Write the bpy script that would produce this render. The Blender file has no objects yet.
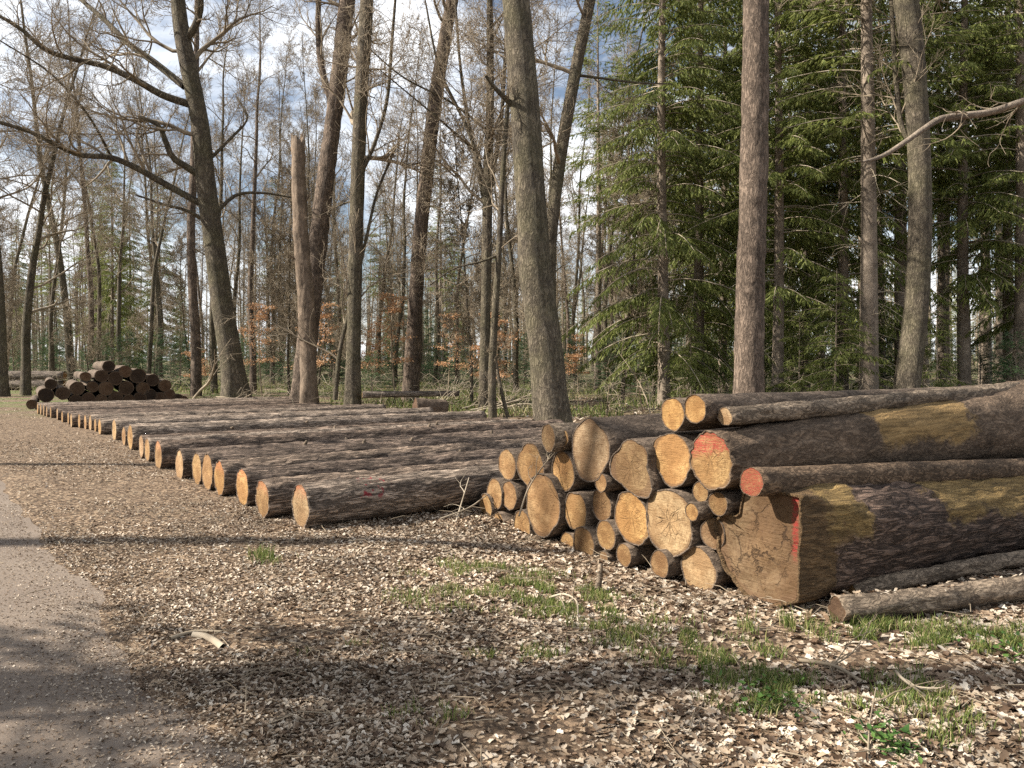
import bpy, math, random
import numpy as np
from mathutils import Vector

# ------------------------------------------------------------------ camera, sky, sun, exposure
scene = bpy.context.scene
COL = scene.collection
F, CX, HY, CH = 770.0, 512.0, 360.0, 1.6          # focal length in pixels, centre column, horizon row, eye height
cam = bpy.data.cameras.new('camera')
cam.sensor_width = 36.0
cam.lens = F / 1024 * 36
cam.shift_y = -(384 - HY) / 1024
cam.clip_start = 0.05
cam.clip_end = 3000
camo = bpy.data.objects.new('camera', cam)
COL.objects.link(camo)
camo.location = (0, 0, CH)
camo.rotation_euler = (math.radians(90), 0, 0)
scene.camera = camo

SUN_EL = math.radians(37)
SUN_H = np.array([-0.993, -0.12])                   # towards the sun, on the ground plane
S = Vector((SUN_H[0] * math.cos(SUN_EL), SUN_H[1] * math.cos(SUN_EL), math.sin(SUN_EL)))
sun = bpy.data.lights.new('sun', 'SUN')
sun.energy = 5.0
sun.angle = math.radians(0.5)
sun.color = (1.0, 0.93, 0.82)
suno = bpy.data.objects.new('sun', sun)
COL.objects.link(suno)
suno.rotation_euler = S.to_track_quat('Z', 'Y').to_euler()

world = bpy.data.worlds.new('World')
scene.world = world
world.use_nodes = True
wn = world.node_tree
wn.nodes.clear()


def nd(nt, typ, ins=None, **props):
    n = nt.nodes.new(typ)
    for k, v in props.items():
        setattr(n, k, v)
    for k, v in (ins or {}).items():
        sock = n.inputs[k]
        if hasattr(v, 'is_output') or isinstance(v, bpy.types.NodeSocket):
            nt.links.new(v, sock)
        else:
            sock.default_value = v
    return n


def mth(nt, op, a, b=None, c=None, clamp=False):
    n = nt.nodes.new('ShaderNodeMath')
    n.operation = op
    n.use_clamp = clamp
    for i, v in enumerate((a, b, c)):
        if v is None:
            continue
        if isinstance(v, (int, float)):
            n.inputs[i].default_value = v
        else:
            nt.links.new(v, n.inputs[i])
    return n.outputs[0]


def ramp(nt, fac, stops, interp='LINEAR'):
    n = nt.nodes.new('ShaderNodeValToRGB')
    cr = n.color_ramp
    cr.interpolation = interp
    while len(cr.elements) < len(stops):
        cr.elements.new(0.5)
    for e, (p, c) in zip(cr.elements, stops):
        e.position = p
        if isinstance(c, (int, float)):
            c = (c, c, c)
        e.color = (c[0], c[1], c[2], 1)
    nt.links.new(fac, n.inputs[0])
    return n.outputs[0]


def mixc(nt, f, a, b, blend='MIX'):
    n = nt.nodes.new('ShaderNodeMix')
    n.data_type = 'RGBA'
    n.blend_type = blend
    for i, v in ((0, f), (6, a), (7, b)):
        if isinstance(v, (int, float)):
            n.inputs[i].default_value = v
        elif isinstance(v, tuple):
            n.inputs[i].default_value = (v[0], v[1], v[2], 1)
        else:
            nt.links.new(v, n.inputs[i])
    return n.outputs[2]


sky = nd(wn, 'ShaderNodeTexSky', sky_type='NISHITA', sun_disc=False)
sky.sun_elevation = SUN_EL
sky.sun_rotation = math.atan2(SUN_H[0], SUN_H[1])
sky.air_density = 1.0
sky.dust_density = 0.8
sky.ozone_density = 1.0
wtc = nd(wn, 'ShaderNodeTexCoord')
wmp = nd(wn, 'ShaderNodeMapping', {'Vector': wtc.outputs['Generated'], 'Scale': (1.0, 1.0, 2.2)})
wnz = nd(wn, 'ShaderNodeTexNoise', {'Vector': wmp.outputs[0], 'Scale': 3.2, 'Detail': 8.0, 'Roughness': 0.6, 'Distortion': 0.3})
wcl = ramp(wn, wnz.outputs['Fac'], [(0.42, 0.06), (0.60, 1.0)])
wmx = mixc(wn, wcl, sky.outputs[0], (12.5, 12.8, 13.2))
wbg = nd(wn, 'ShaderNodeBackground', {'Color': wmx, 'Strength': 0.05})
wout = nd(wn, 'ShaderNodeOutputWorld', {'Surface': wbg.outputs[0]})

scene.view_settings.view_transform = 'Standard'
scene.view_settings.look = 'None'
scene.view_settings.exposure = 1.27
scene.view_settings.gamma = 1.0
scene.view_settings.use_curve_mapping = False
scene.render.engine = 'CYCLES'
scene.cycles.max_bounces = 5
scene.cycles.diffuse_bounces = 2
scene.cycles.glossy_bounces = 2
scene.cycles.transmission_bounces = 2
scene.cycles.use_denoising = False

# ------------------------------------------------------------------ helpers
rng = np.random.default_rng(7)
random.seed(7)
AX = np.array([0.8, 0.6, 0.0])                      # direction in which the felled logs lie
PAX = np.array([0.855, 0.5186, 0.0])                # the stacked logs lie turned a little more to the right
UX = np.array([-0.6, 0.8, 0.0])                     # direction of the track and of the log row


def P(px, py, Y):
    return np.array([(px - CX) / F * Y, Y, CH - (py - HY) / F * Y])


def G(px, py):
    return P(px, py, F * CH / (py - HY))


def _hash(ix, iy, iz, seed):
    h = (ix.astype(np.uint32) * np.uint32(374761393) + iy.astype(np.uint32) * np.uint32(668265263)
         + iz.astype(np.uint32) * np.uint32(2147483647) + np.uint32(seed * 974711 % 4294967291))
    h = (h ^ (h >> np.uint32(13))) * np.uint32(1274126177)
    h = (h ^ (h >> np.uint32(16))) * np.uint32(2246822519)
    return (h ^ (h >> np.uint32(15))).astype(np.float64) / 4294967295.0


def vnoise(p, seed=0):
    p = np.asarray(p, float)
    i = np.floor(p).astype(np.int64)
    f = p - i
    f = f * f * (3 - 2 * f)
    r = 0
    for dx in (0, 1):
        for dy in (0, 1):
            for dz in (0, 1):
                w = ((f[..., 0] if dx else 1 - f[..., 0]) * (f[..., 1] if dy else 1 - f[..., 1])
                     * (f[..., 2] if dz else 1 - f[..., 2]))
                r = r + w * _hash(i[..., 0] + dx, i[..., 1] + dy, i[..., 2] + dz, seed)
    return r * 2 - 1


def fbm(p, octv=3, seed=0):
    p = np.asarray(p, float)
    a, s, t = 1.0, 0, 0
    for k in range(octv):
        s = s + a * vnoise(p * 2 ** k, seed + k * 17)
        t += a
        a *= 0.5
    return s / t


def st3(*a):
    return np.stack(np.broadcast_arrays(*a), -1)


def xy3(x, y, z=0.0):
    x, y = np.broadcast_arrays(np.asarray(x, float), np.asarray(y, float))
    return np.stack([x, y, np.full_like(x, z)], -1)


def mk(name, V, quads=None, tris=None, mat=None, parent=None, uv=None, smooth=True):
    V = np.asarray(V, np.float32).reshape(-1, 3)
    q = np.asarray(quads if quads is not None else [], np.int32).reshape(-1, 4)
    t = np.asarray(tris if tris is not None else [], np.int32).reshape(-1, 3)
    me = bpy.data.meshes.new(name)
    me.vertices.add(len(V))
    me.vertices.foreach_set('co', V.ravel())
    idx = np.concatenate([q.ravel(), t.ravel()])
    me.loops.add(len(idx))
    me.loops.foreach_set('vertex_index', idx)
    me.polygons.add(len(q) + len(t))
    st = np.concatenate([np.arange(len(q)) * 4, len(q) * 4 + np.arange(len(t)) * 3]).astype(np.int32)
    me.polygons.foreach_set('loop_start', st)
    if smooth:
        me.polygons.foreach_set('use_smooth', np.ones(len(st), bool))
    if uv is not None:
        l = me.uv_layers.new(name='UVMap')
        l.data.foreach_set('uv', np.asarray(uv, np.float32)[idx].ravel())
    me.update(calc_edges=True)
    if mat:
        me.materials.append(mat)
    o = bpy.data.objects.new(name, me)
    COL.objects.link(o)
    if parent is not None:
        o.parent = parent
    return o


def tag(o, label=None, cat=None, group=None, kind=None):
    if label:
        o['label'] = label
    if cat:
        o['category'] = cat
    if group:
        o['group'] = group
    if kind:
        o['kind'] = kind
    return o


def thing(name, label, cat, loc=(0, 0, 0), rz=0.0, group=None):
    o = bpy.data.objects.new(name, None)
    o.empty_display_size = 0.2
    COL.objects.link(o)
    o.location = tuple(float(v) for v in loc)
    o.rotation_euler = (0, 0, rz)
    return tag(o, label, cat, group)


def dup(root, loc, rz=0.0, sc=1.0, label=None, group=None, tilt=(0, 0)):
    r = root.copy()
    COL.objects.link(r)
    r.location = tuple(float(v) for v in loc)
    r.rotation_euler = (tilt[0], tilt[1], rz)
    r.scale = (sc, sc, sc) if not isinstance(sc, tuple) else sc
    if label:
        r['label'] = label
    if group:
        r['group'] = group
    for ch in root.children:
        c = ch.copy()
        COL.objects.link(c)
        c.parent = r
    return r


class Tubes:
    """collects polylines with radii and turns them into one tube mesh"""

    def __init__(self):
        self.g = {}

    def add(self, pts, rad, k=3):
        self.g.setdefault((len(pts), k), []).append((pts, rad))

    def arrays(self):
        VV, QQ, base = [], [], 0
        for (n, k), lst in self.g.items():
            Pp = np.array([a for a, b in lst], float)
            R = np.array([b for a, b in lst], float)
            m = len(lst)
            T = np.gradient(Pp, axis=1)
            T /= np.linalg.norm(T, axis=2, keepdims=True) + 1e-9
            mean = T.mean(axis=1)
            ref = np.where(np.abs(mean[:, 2:3]) < 0.85, np.array([[0, 0, 1.0]]), np.array([[1.0, 0, 0]]))
            Nn = np.cross(T, ref[:, None, :])
            Nn /= np.linalg.norm(Nn, axis=2, keepdims=True) + 1e-9
            B = np.cross(T, Nn)
            a = np.arange(k) / k * 2 * np.pi
            V = (Pp[:, :, None, :] + R[:, :, None, None] * (np.cos(a)[None, None, :, None] * Nn[:, :, None, :]
                                                            + np.sin(a)[None, None, :, None] * B[:, :, None, :]))
            VV.append(V.reshape(-1, 3))
            i = np.arange(m)[:, None, None] * (n * k) + np.arange(n - 1)[None, :, None] * k
            j = np.arange(k)[None, None, :]
            j2 = (j + 1) % k
            q = np.stack([i + j, i + j2, i + k + j2, i + k + j], -1).reshape(-1, 4) + base
            QQ.append(q)
            base += m * n * k
        if not VV:
            return np.zeros((0, 3)), np.zeros((0, 4), int)
        return np.concatenate(VV), np.concatenate(QQ)

    def build(self, name, mat, parent=None):
        V, Q = self.arrays()
        return mk(name, V, Q, None, mat, parent)


def nrm(v):
    l = math.sqrt(v[0] * v[0] + v[1] * v[1] + v[2] * v[2]) + 1e-9
    return (v[0] / l, v[1] / l, v[2] / l)


def side_dir(d, ang, rnd):
    """a direction at angle ang from d, with random azimuth"""
    a = (rnd.gauss(0, 1), rnd.gauss(0, 1), rnd.gauss(0, 1))
    dt = a[0] * d[0] + a[1] * d[1] + a[2] * d[2]
    s = nrm((a[0] - dt * d[0], a[1] - dt * d[1], a[2] - dt * d[2]))
    c, si = math.cos(ang), math.sin(ang)
    return (d[0] * c + s[0] * si, d[1] * c + s[1] * si, d[2] * c + s[2] * si)


def along(pts, t):
    f = t * (len(pts) - 1)
    i = min(int(f), len(pts) - 2)
    f -= i
    a, b = pts[i], pts[i + 1]
    return (a[0] + (b[0] - a[0]) * f, a[1] + (b[1] - a[1]) * f, a[2] + (b[2] - a[2]) * f), nrm((b[0] - a[0], b[1] - a[1], b[2] - a[2]))


NSEG = (9, 8, 6, 4, 3)
SIDES = (8, 6, 4, 3, 3)


def children(tb, pts, L, r, lev, rnd, prm):
    cnt = prm['cnt'][lev]
    cnt = int(cnt * (0.7 + 0.6 * rnd.random()) + 0.5)
    for i in range(cnt):
        t = 0.15 + 0.85 * (i + rnd.random()) / max(cnt, 1)
        p, d = along(pts, min(t, 0.999))
        dd = side_dir(d, math.radians(rnd.uniform(28, 65)), rnd)
        LL = L * rnd.uniform(0.34, 0.68) * (1.15 - 0.5 * t)
        rr = max(r * (1 - 0.8 * t) * 0.62, prm['rmin'])
        grow(tb, p, dd, LL, rr, lev + 1, rnd, prm)


def grow(tb, p, d, L, r, lev, rnd, prm):
    n = NSEG[lev]
    w, up = prm['wander'], prm['up']
    pts, rad = [p], [r]
    s = L / n
    for i in range(n):
        d = nrm((d[0] + rnd.gauss(0, w), d[1] + rnd.gauss(0, w), d[2] + rnd.gauss(0, w) + up))
        p = (p[0] + d[0] * s, p[1] + d[1] * s, p[2] + d[2] * s)
        pts.append(p)
        rad.append(max(r * (1 - 0.85 * (i + 1) / n), prm['rmin'] * 0.6))
    tb.add(pts, rad, SIDES[lev])
    if lev < prm['max']:
        children(tb, pts, L, r, lev, rnd, prm)
    return pts


# ------------------------------------------------------------------ materials
def new_mat(name):
    m = bpy.data.materials.new(name)
    m.use_nodes = True
    nt = m.node_tree
    nt.nodes.clear()
    out = nt.nodes.new('ShaderNodeOutputMaterial')
    b = nt.nodes.new('ShaderNodeBsdfPrincipled')
    nt.links.new(b.outputs[0], out.inputs[0])
    b.inputs['Specular IOR Level'].default_value = 0.25
    b.inputs['Roughness'].default_value = 0.85
    return m, nt, b, out


def coords(nt, scale, rand=True):
    tc = nt.nodes.new('ShaderNodeTexCoord')
    oi = nt.nodes.new('ShaderNodeObjectInfo')
    mp = nd(nt, 'ShaderNodeMapping', {'Vector': tc.outputs['Object'], 'Scale': scale})
    if rand:
        r = mth(nt, 'MULTIPLY', oi.outputs['Random'], 37.0)
        nt.links.new(r, mp.inputs['Location'])
    return tc, oi, mp.outputs[0]


def bark_mat(name, dark, mid, light, scale=(6, 22, 22), bump=0.6, dist=0.02, moss=None, crack=0.5, mossamt=0.55, tint=True):
    m, nt, b, out = new_mat(name)
    tc, oi, v = coords(nt, scale)
    nz = nd(nt, 'ShaderNodeTexNoise', {'Vector': v, 'Scale': 0.8, 'Detail': 4.0, 'Roughness': 0.6})
    vd = nd(nt, 'ShaderNodeVectorMath', {0: nz.outputs['Color'], 1: (1.6, 1.6, 1.6)}, operation='MULTIPLY')
    va = nd(nt, 'ShaderNodeVectorMath', {0: v, 1: vd.outputs[0]}, operation='ADD')
    vo = nd(nt, 'ShaderNodeTexVoronoi', {'Vector': va.outputs[0], 'Scale': 1.0}, feature='DISTANCE_TO_EDGE')
    vc = nd(nt, 'ShaderNodeTexVoronoi', {'Vector': va.outputs[0], 'Scale': 1.7}, feature='F1')
    rn_ = nd(nt, 'ShaderNodeTexNoise', {'Vector': v, 'Scale': 0.75, 'Detail': 5.0, 'Roughness': 0.62, 'Distortion': 1.0})
    rid = ramp(nt, mth(nt, 'ABSOLUTE', mth(nt, 'SUBTRACT', rn_.outputs['Fac'], 0.5)), [(0.0, 0.0), (0.075, 1.0)])
    edge = mth(nt, 'MULTIPLY', rid, mth(nt, 'ADD', 0.55, mth(nt, 'MULTIPLY', ramp(nt, vo.outputs['Distance'], [(0.0, 0.0), (0.2, 1.0)]), 0.45)))
    fine = nd(nt, 'ShaderNodeTexNoise', {'Vector': v, 'Scale': 3.0, 'Detail': 6.0, 'Roughness': 0.7})
    col = ramp(nt, fine.outputs['Fac'], [(0.3, mid), (0.68, light)])
    cellv = nd(nt, 'ShaderNodeSeparateColor', {'Color': vc.outputs['Color']})
    col = mixc(nt, mth(nt, 'MULTIPLY', cellv.outputs[0], 0.35), col, light)
    dk = mth(nt, 'MULTIPLY', mth(nt, 'SUBTRACT', 1.0, edge), crack)
    col = mixc(nt, dk, col, dark)
    big = nd(nt, 'ShaderNodeTexNoise', {'Vector': tc.outputs['Object'], 'Scale': 2.6, 'Detail': 5.0, 'Roughness': 0.6})
    col = mixc(nt, 1.0, col, ramp(nt, big.outputs['Fac'], [(0.32, 0.55), (0.5, 0.95), (0.68, 1.3)]), 'MULTIPLY')
    if moss:
        mo = nd(nt, 'ShaderNodeTexNoise', {'Vector': tc.outputs['Object'], 'Scale': 1.3, 'Detail': 6.0, 'Roughness': 0.65})
        col = mixc(nt, mth(nt, 'MULTIPLY', ramp(nt, mo.outputs['Fac'], [(0.42, 0.0), (0.62, 1.0)]), mossamt), col, moss)
    if tint:
        col = mixc(nt, 1.0, col, oi.outputs['Color'], 'MULTIPLY')
    nt.links.new(col, b.inputs['Base Color'])
    hgt = mth(nt, 'ADD', mth(nt, 'MULTIPLY', edge, 0.7), mth(nt, 'MULTIPLY', fine.outputs['Fac'], 0.6))
    bp = nd(nt, 'ShaderNodeBump', {'Strength': bump, 'Distance': dist, 'Height': hgt})
    nt.links.new(bp.outputs[0], b.inputs['Normal'])
    b.inputs['Roughness'].default_value = 0.9
    return m


def plain_mat(name, c1, c2, scale=8.0, rough=0.85, bump=0.2, transl=None):
    m, nt, b, out = new_mat(name)
    tc, oi, v = coords(nt, (1, 1, 1))
    nz = nd(nt, 'ShaderNodeTexNoise', {'Vector': v, 'Scale': scale, 'Detail': 4.0})
    col = ramp(nt, nz.outputs['Fac'], [(0.3, c1), (0.7, c2)])
    col = mixc(nt, 1.0, col, oi.outputs['Color'], 'MULTIPLY')
    nt.links.new(col, b.inputs['Base Color'])
    b.inputs['Roughness'].default_value = rough
    return m


def leaf_mat(name, stops, transl=0.25, rough=0.6, noise=False):
    """many small faces, each island its own colour"""
    m, nt, b, out = new_mat(name)
    ge = nt.nodes.new('ShaderNodeNewGeometry')
    oi = nt.nodes.new('ShaderNodeObjectInfo')
    col = ramp(nt, ge.outputs['Random Per Island'], stops)
    if noise:
        tc = nt.nodes.new('ShaderNodeTexCoord')
        nz = nd(nt, 'ShaderNodeTexNoise', {'Vector': tc.outputs['Object'], 'Scale': noise, 'Detail': 3.0})
        col = mixc(nt, 1.0, col, ramp(nt, nz.outputs['Fac'], [(0.3, 0.6), (0.7, 1.15)]), 'MULTIPLY')
    col = mixc(nt, 1.0, col, oi.outputs['Color'], 'MULTIPLY')
    nt.links.new(col, b.inputs['Base Color'])
    b.inputs['Roughness'].default_value = rough
    if transl:
        tr = nd(nt, 'ShaderNodeBsdfTranslucent', {'Color': col})
        mx = nd(nt, 'ShaderNodeMixShader', {0: transl, 1: b.outputs[0], 2: tr.outputs[0]})
        nt.links.new(mx.outputs[0], out.inputs[0])
    return m


def cut_mat(name, paint=None):
    """sawn wood: rings, heart, radial checks, saw lines, grime; paint as marked on the photograph"""
    m, nt, b, out = new_mat(name)
    uvn = nd(nt, 'ShaderNodeUVMap', uv_map='UVMap')
    oi = nt.nodes.new('ShaderNodeObjectInfo')
    rnd = mth(nt, 'MULTIPLY', oi.outputs['Random'], 50.0)
    off = nd(nt, 'ShaderNodeCombineXYZ', {'X': rnd, 'Y': rnd, 'Z': rnd})
    vn = nd(nt, 'ShaderNodeVectorMath', {0: uvn.outputs[0], 1: off.outputs[0]}, operation='ADD')
    nz = nd(nt, 'ShaderNodeTexNoise', {'Vector': vn.outputs[0], 'Scale': 1.6, 'Detail': 3.0})
    sx = nd(nt, 'ShaderNodeSeparateXYZ', {0: uvn.outputs[0]})
    u, v = sx.outputs[0], sx.outputs[1]
    d = mth(nt, 'SQRT', mth(nt, 'ADD', mth(nt, 'MULTIPLY', u, u), mth(nt, 'MULTIPLY', v, v)))
    dn = mth(nt, 'ADD', d, mth(nt, 'MULTIPLY', nz.outputs['Fac'], 0.22))
    ring = mth(nt, 'MULTIPLY', mth(nt, 'ADD', mth(nt, 'SINE', mth(nt, 'MULTIPLY', dn, 75.0)), 1.0), 0.5)
    ang = mth(nt, 'ARCTAN2', v, u)
    pol = nd(nt, 'ShaderNodeCombineXYZ', {'X': mth(nt, 'MULTIPLY', ang, 1.6), 'Y': mth(nt, 'MULTIPLY', d, 1.1), 'Z': rnd})
    vor = nd(nt, 'ShaderNodeTexVoronoi', {'Vector': pol.outputs[0], 'Scale': 1.0}, feature='DISTANCE_TO_EDGE')
    crack = ramp(nt, vor.outputs['Distance'], [(0.0, 1.0), (0.035, 0.0)])
    crack = mth(nt, 'MULTIPLY', crack, ramp(nt, mth(nt, 'MULTIPLY', d, 1.0), [(0.1, 1.0), (0.75, 0.0)]))
    crack = mth(nt, 'MULTIPLY', crack, ramp(nt, oi.outputs['Random'], [(0.55, 0.05), (0.75, 0.7)]))
    if paint == 'stripe':
        cw = nd(nt, 'ShaderNodeTexNoise', {'Vector': uvn.outputs[0], 'Scale': 2.2, 'Detail': 6.0, 'Roughness': 0.6})
        cv = nd(nt, 'ShaderNodeVectorMath', {0: uvn.outputs[0], 1: cw.outputs['Color']}, operation='ADD')
        cvo = nd(nt, 'ShaderNodeTexVoronoi', {'Vector': cv.outputs[0], 'Scale': 1.5}, feature='DISTANCE_TO_EDGE')
        crack = mth(nt, 'MULTIPLY', ramp(nt, cvo.outputs['Distance'], [(0.0, 1.0), (0.035, 0.0)]), ramp(nt, cw.outputs['Fac'], [(0.46, 0.08), (0.58, 1.0)]))
        crack = mth(nt, 'MINIMUM', mth(nt, 'MULTIPLY', crack, 1.2), 1.0)
    gr = nd(nt, 'ShaderNodeTexNoise', {'Vector': vn.outputs[0], 'Scale': 4.5, 'Detail': 9.0, 'Roughness': 0.72, 'Distortion': 0.4})
    spk = nd(nt, 'ShaderNodeTexNoise', {'Vector': vn.outputs[0], 'Scale': 13.0, 'Detail': 4.0, 'Roughness': 0.6})
    sawv = nd(nt, 'ShaderNodeMapping', {'Vector': vn.outputs[0], 'Rotation': (0, 0, 1.1), 'Scale': (1.5, 30.0, 1.0)})
    saw = nd(nt, 'ShaderNodeTexNoise', {'Vector': sawv.outputs[0], 'Scale': 1.0, 'Detail': 2.0})
    base = oi.outputs['Color']
    col = mixc(nt, mth(nt, 'MULTIPLY', ring, 0.28), base, mixc(nt, 1.0, base, (0.62, 0.46, 0.30), 'MULTIPLY'))
    heart = ramp(nt, dn, [(0.35, 1.0), (0.75, 0.0)])
    col = mixc(nt, mth(nt, 'MULTIPLY', heart, 0.35), col, mixc(nt, 1.0, base, (0.80, 0.58, 0.40), 'MULTIPLY'))
    col = mixc(nt, ramp(nt, gr.outputs['Fac'], [(0.40, 0.0), (0.68, 0.8)]), col, mixc(nt, 1.0, base, (0.42, 0.34, 0.28), 'MULTIPLY'))
    blo = nd(nt, 'ShaderNodeTexNoise', {'Vector': vn.outputs[0], 'Scale': 0.9, 'Detail': 4.0, 'Roughness': 0.6})
    col = mixc(nt, ramp(nt, blo.outputs['Fac'], [(0.44, 0.0), (0.56, 0.85)]), col, mixc(nt, 1.0, base, (0.52, 0.42, 0.34), 'MULTIPLY'))
    col = mixc(nt, mth(nt, 'MULTIPLY', ramp(nt, saw.outputs['Fac'], [(0.45, 0.0), (0.62, 1.0)]), 0.38), col, mixc(nt, 1.0, base, (0.55, 0.45, 0.36), 'MULTIPLY'))
    col = mixc(nt, ramp(nt, spk.outputs['Fac'], [(0.54, 0.0), (0.66, 0.75)]), col, mixc(nt, 1.0, base, (0.34, 0.26, 0.21), 'MULTIPLY'))
    rim = ramp(nt, mth(nt, 'ADD', d, mth(nt, 'MULTIPLY', gr.outputs['Fac'], 0.10)), [(0.93, 0.0), (1.02, 1.0)])
    col = mixc(nt, mth(nt, 'MULTIPLY', rim, 0.6), col, (0.10, 0.055, 0.028))
    col = mixc(nt, mth(nt, 'MULTIPLY', crack, 0.8), col, (0.05, 0.028, 0.015))
    pm = None
    pn = mth(nt, 'MULTIPLY', mth(nt, 'SUBTRACT', gr.outputs['Fac'], 0.5), 1.0)
    if paint == 'top':
        pm = ramp(nt, mth(nt, 'ADD', mth(nt, 'ADD', v, mth(nt, 'MULTIPLY', u, 0.25)), pn), [(0.15, 0.0), (0.45, 1.0)])
        pcol, pa = (0.28, 0.035, 0.028), 0.9
    elif paint == 'full':
        pm = ramp(nt, mth(nt, 'ADD', 0.75, pn), [(0.3, 0.0), (0.6, 1.0)])
        pcol, pa = (0.22, 0.025, 0.02), 0.95
    elif paint == 'tint':
        pm = ramp(nt, mth(nt, 'ADD', v, pn), [(0.25, 0.0), (0.85, 1.0)])
        pcol, pa = (0.46, 0.14, 0.07), 0.55
    elif paint == 'stripe':
        w = mth(nt, 'ABSOLUTE', mth(nt, 'ADD', mth(nt, 'ADD', u, mth(nt, 'MULTIPLY', pn, 0.12)), 0.66))
        pm = ramp(nt, mth(nt, 'ADD', w, mth(nt, 'MULTIPLY', pn, 0.15)), [(0.03, 1.0), (0.09, 0.0)])
        pm = mth(nt, 'MULTIPLY', pm, ramp(nt, mth(nt, 'ADD', mth(nt, 'MULTIPLY', v, 0.5), 0.5), [(0.40, 0.0), (0.52, 1.0)]))
        pcol, pa = (0.24, 0.022, 0.018), 0.95
    if pm is not None:
        pm = mth(nt, 'MULTIPLY', pm, ramp(nt, mth(nt, 'ADD', mth(nt, 'MULTIPLY', saw.outputs['Fac'], 0.5), mth(nt, 'MULTIPLY', spk.outputs['Fac'], 0.5)), [(0.43, 1.0), (0.55, 0.25)]))
        col = mixc(nt, mth(nt, 'MULTIPLY', pm, pa), col, pcol)
    nt.links.new(col, b.inputs['Base Color'])
    h = mth(nt, 'SUBTRACT', mth(nt, 'ADD', mth(nt, 'MULTIPLY', saw.outputs['Fac'], 0.5), gr.outputs['Fac']), mth(nt, 'MULTIPLY', crack, 1.5))
    bp = nd(nt, 'ShaderNodeBump', {'Strength': 0.7, 'Distance': 0.018, 'Height': h})
    nt.links.new(bp.outputs[0], b.inputs['Normal'])
    b.inputs['Roughness'].default_value = 0.75
    return m


M = {}
M['row_bark'] = bark_mat('row_bark', (0.020, 0.014, 0.011), (0.125, 0.092, 0.072), (0.50, 0.41, 0.335), (3.6, 28, 28), 0.9, 0.03, crack=0.85)
M['pile_bark'] = bark_mat('pile_bark', (0.018, 0.012, 0.009), (0.075, 0.052, 0.037), (0.22, 0.165, 0.12), (9, 22, 22), 0.7, 0.015, crack=0.6)
M['thin_bark'] = bark_mat('thin_bark', (0.028, 0.019, 0.013), (0.12, 0.085, 0.058), (0.36, 0.28, 0.20), (10, 26, 26), 0.8, 0.012, crack=0.75)
M['beech_bark'] = bark_mat('beech_bark', (0.034, 0.027, 0.019), (0.098, 0.077, 0.054), (0.215, 0.178, 0.130), (13, 13, 4.5), 1.0, 0.035, moss=(0.066, 0.066, 0.024), mossamt=0.4, crack=0.6)
M['pine_bark'] = bark_mat('pine_bark', (0.028, 0.020, 0.015), (0.105, 0.077, 0.057), (0.245, 0.185, 0.14), (13, 13, 3.5), 0.9, 0.03, crack=0.7)
M['spruce_bark'] = bark_mat('spruce_bark', (0.05, 0.038, 0.028), (0.155, 0.118, 0.088), (0.32, 0.26, 0.20), (14, 14, 8), 0.7, 0.012, crack=0.4)
M['snag_wood'] = bark_mat('snag_wood', (0.036, 0.025, 0.017), (0.115, 0.082, 0.057), (0.25, 0.19, 0.138), (10, 10, 3.0), 0.6, 0.015, crack=0.4)
M['twig'] = plain_mat('twig', (0.13, 0.10, 0.068), (0.32, 0.26, 0.185), 3.0)
M['dead_twig'] = plain_mat('dead_twig', (0.20, 0.16, 0.11), (0.40, 0.34, 0.26), 4.0)
M['needles'] = leaf_mat('needles', [(0.0, (0.070, 0.096, 0.022)), (0.5, (0.165, 0.190, 0.048)), (1.0, (0.27, 0.285, 0.095))], 0.45, 0.55)
M['young_needles'] = leaf_mat('young_needles', [(0.0, (0.030, 0.062, 0.024)), (0.6, (0.060, 0.108, 0.044)), (1.0, (0.105, 0.155, 0.065))], 0.3, 0.55)
M['beech_leaf'] = leaf_mat('beech_leaf', [(0.0, (0.40, 0.20, 0.090)), (1.0, (0.60, 0.38, 0.22))], 0.4)
M['litter'] = leaf_mat('litter', [(0.0, (0.050, 0.030, 0.018)), (0.25, (0.155, 0.098, 0.060)), (0.54, (0.37, 0.275, 0.188)), (0.82, (0.54, 0.445, 0.34)), (1.0, (0.67, 0.59, 0.485))], 0.2, 0.6, noise=1.2)
M['grass'] = leaf_mat('grass', [(0.0, (0.06, 0.09, 0.018)), (0.6, (0.14, 0.185, 0.045)), (0.8, (0.24, 0.24, 0.08)), (1.0, (0.42, 0.35, 0.19))], 0.35)
M['weed'] = leaf_mat('weed', [(0.0, (0.035, 0.085, 0.018)), (1.0, (0.09, 0.16, 0.035))], 0.3)
for k in (None, 'top', 'full', 'tint', 'stripe'):
    M['cut_' + str(k)] = cut_mat('cut_wood' + ('_' + k if k else ''), k)


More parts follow.
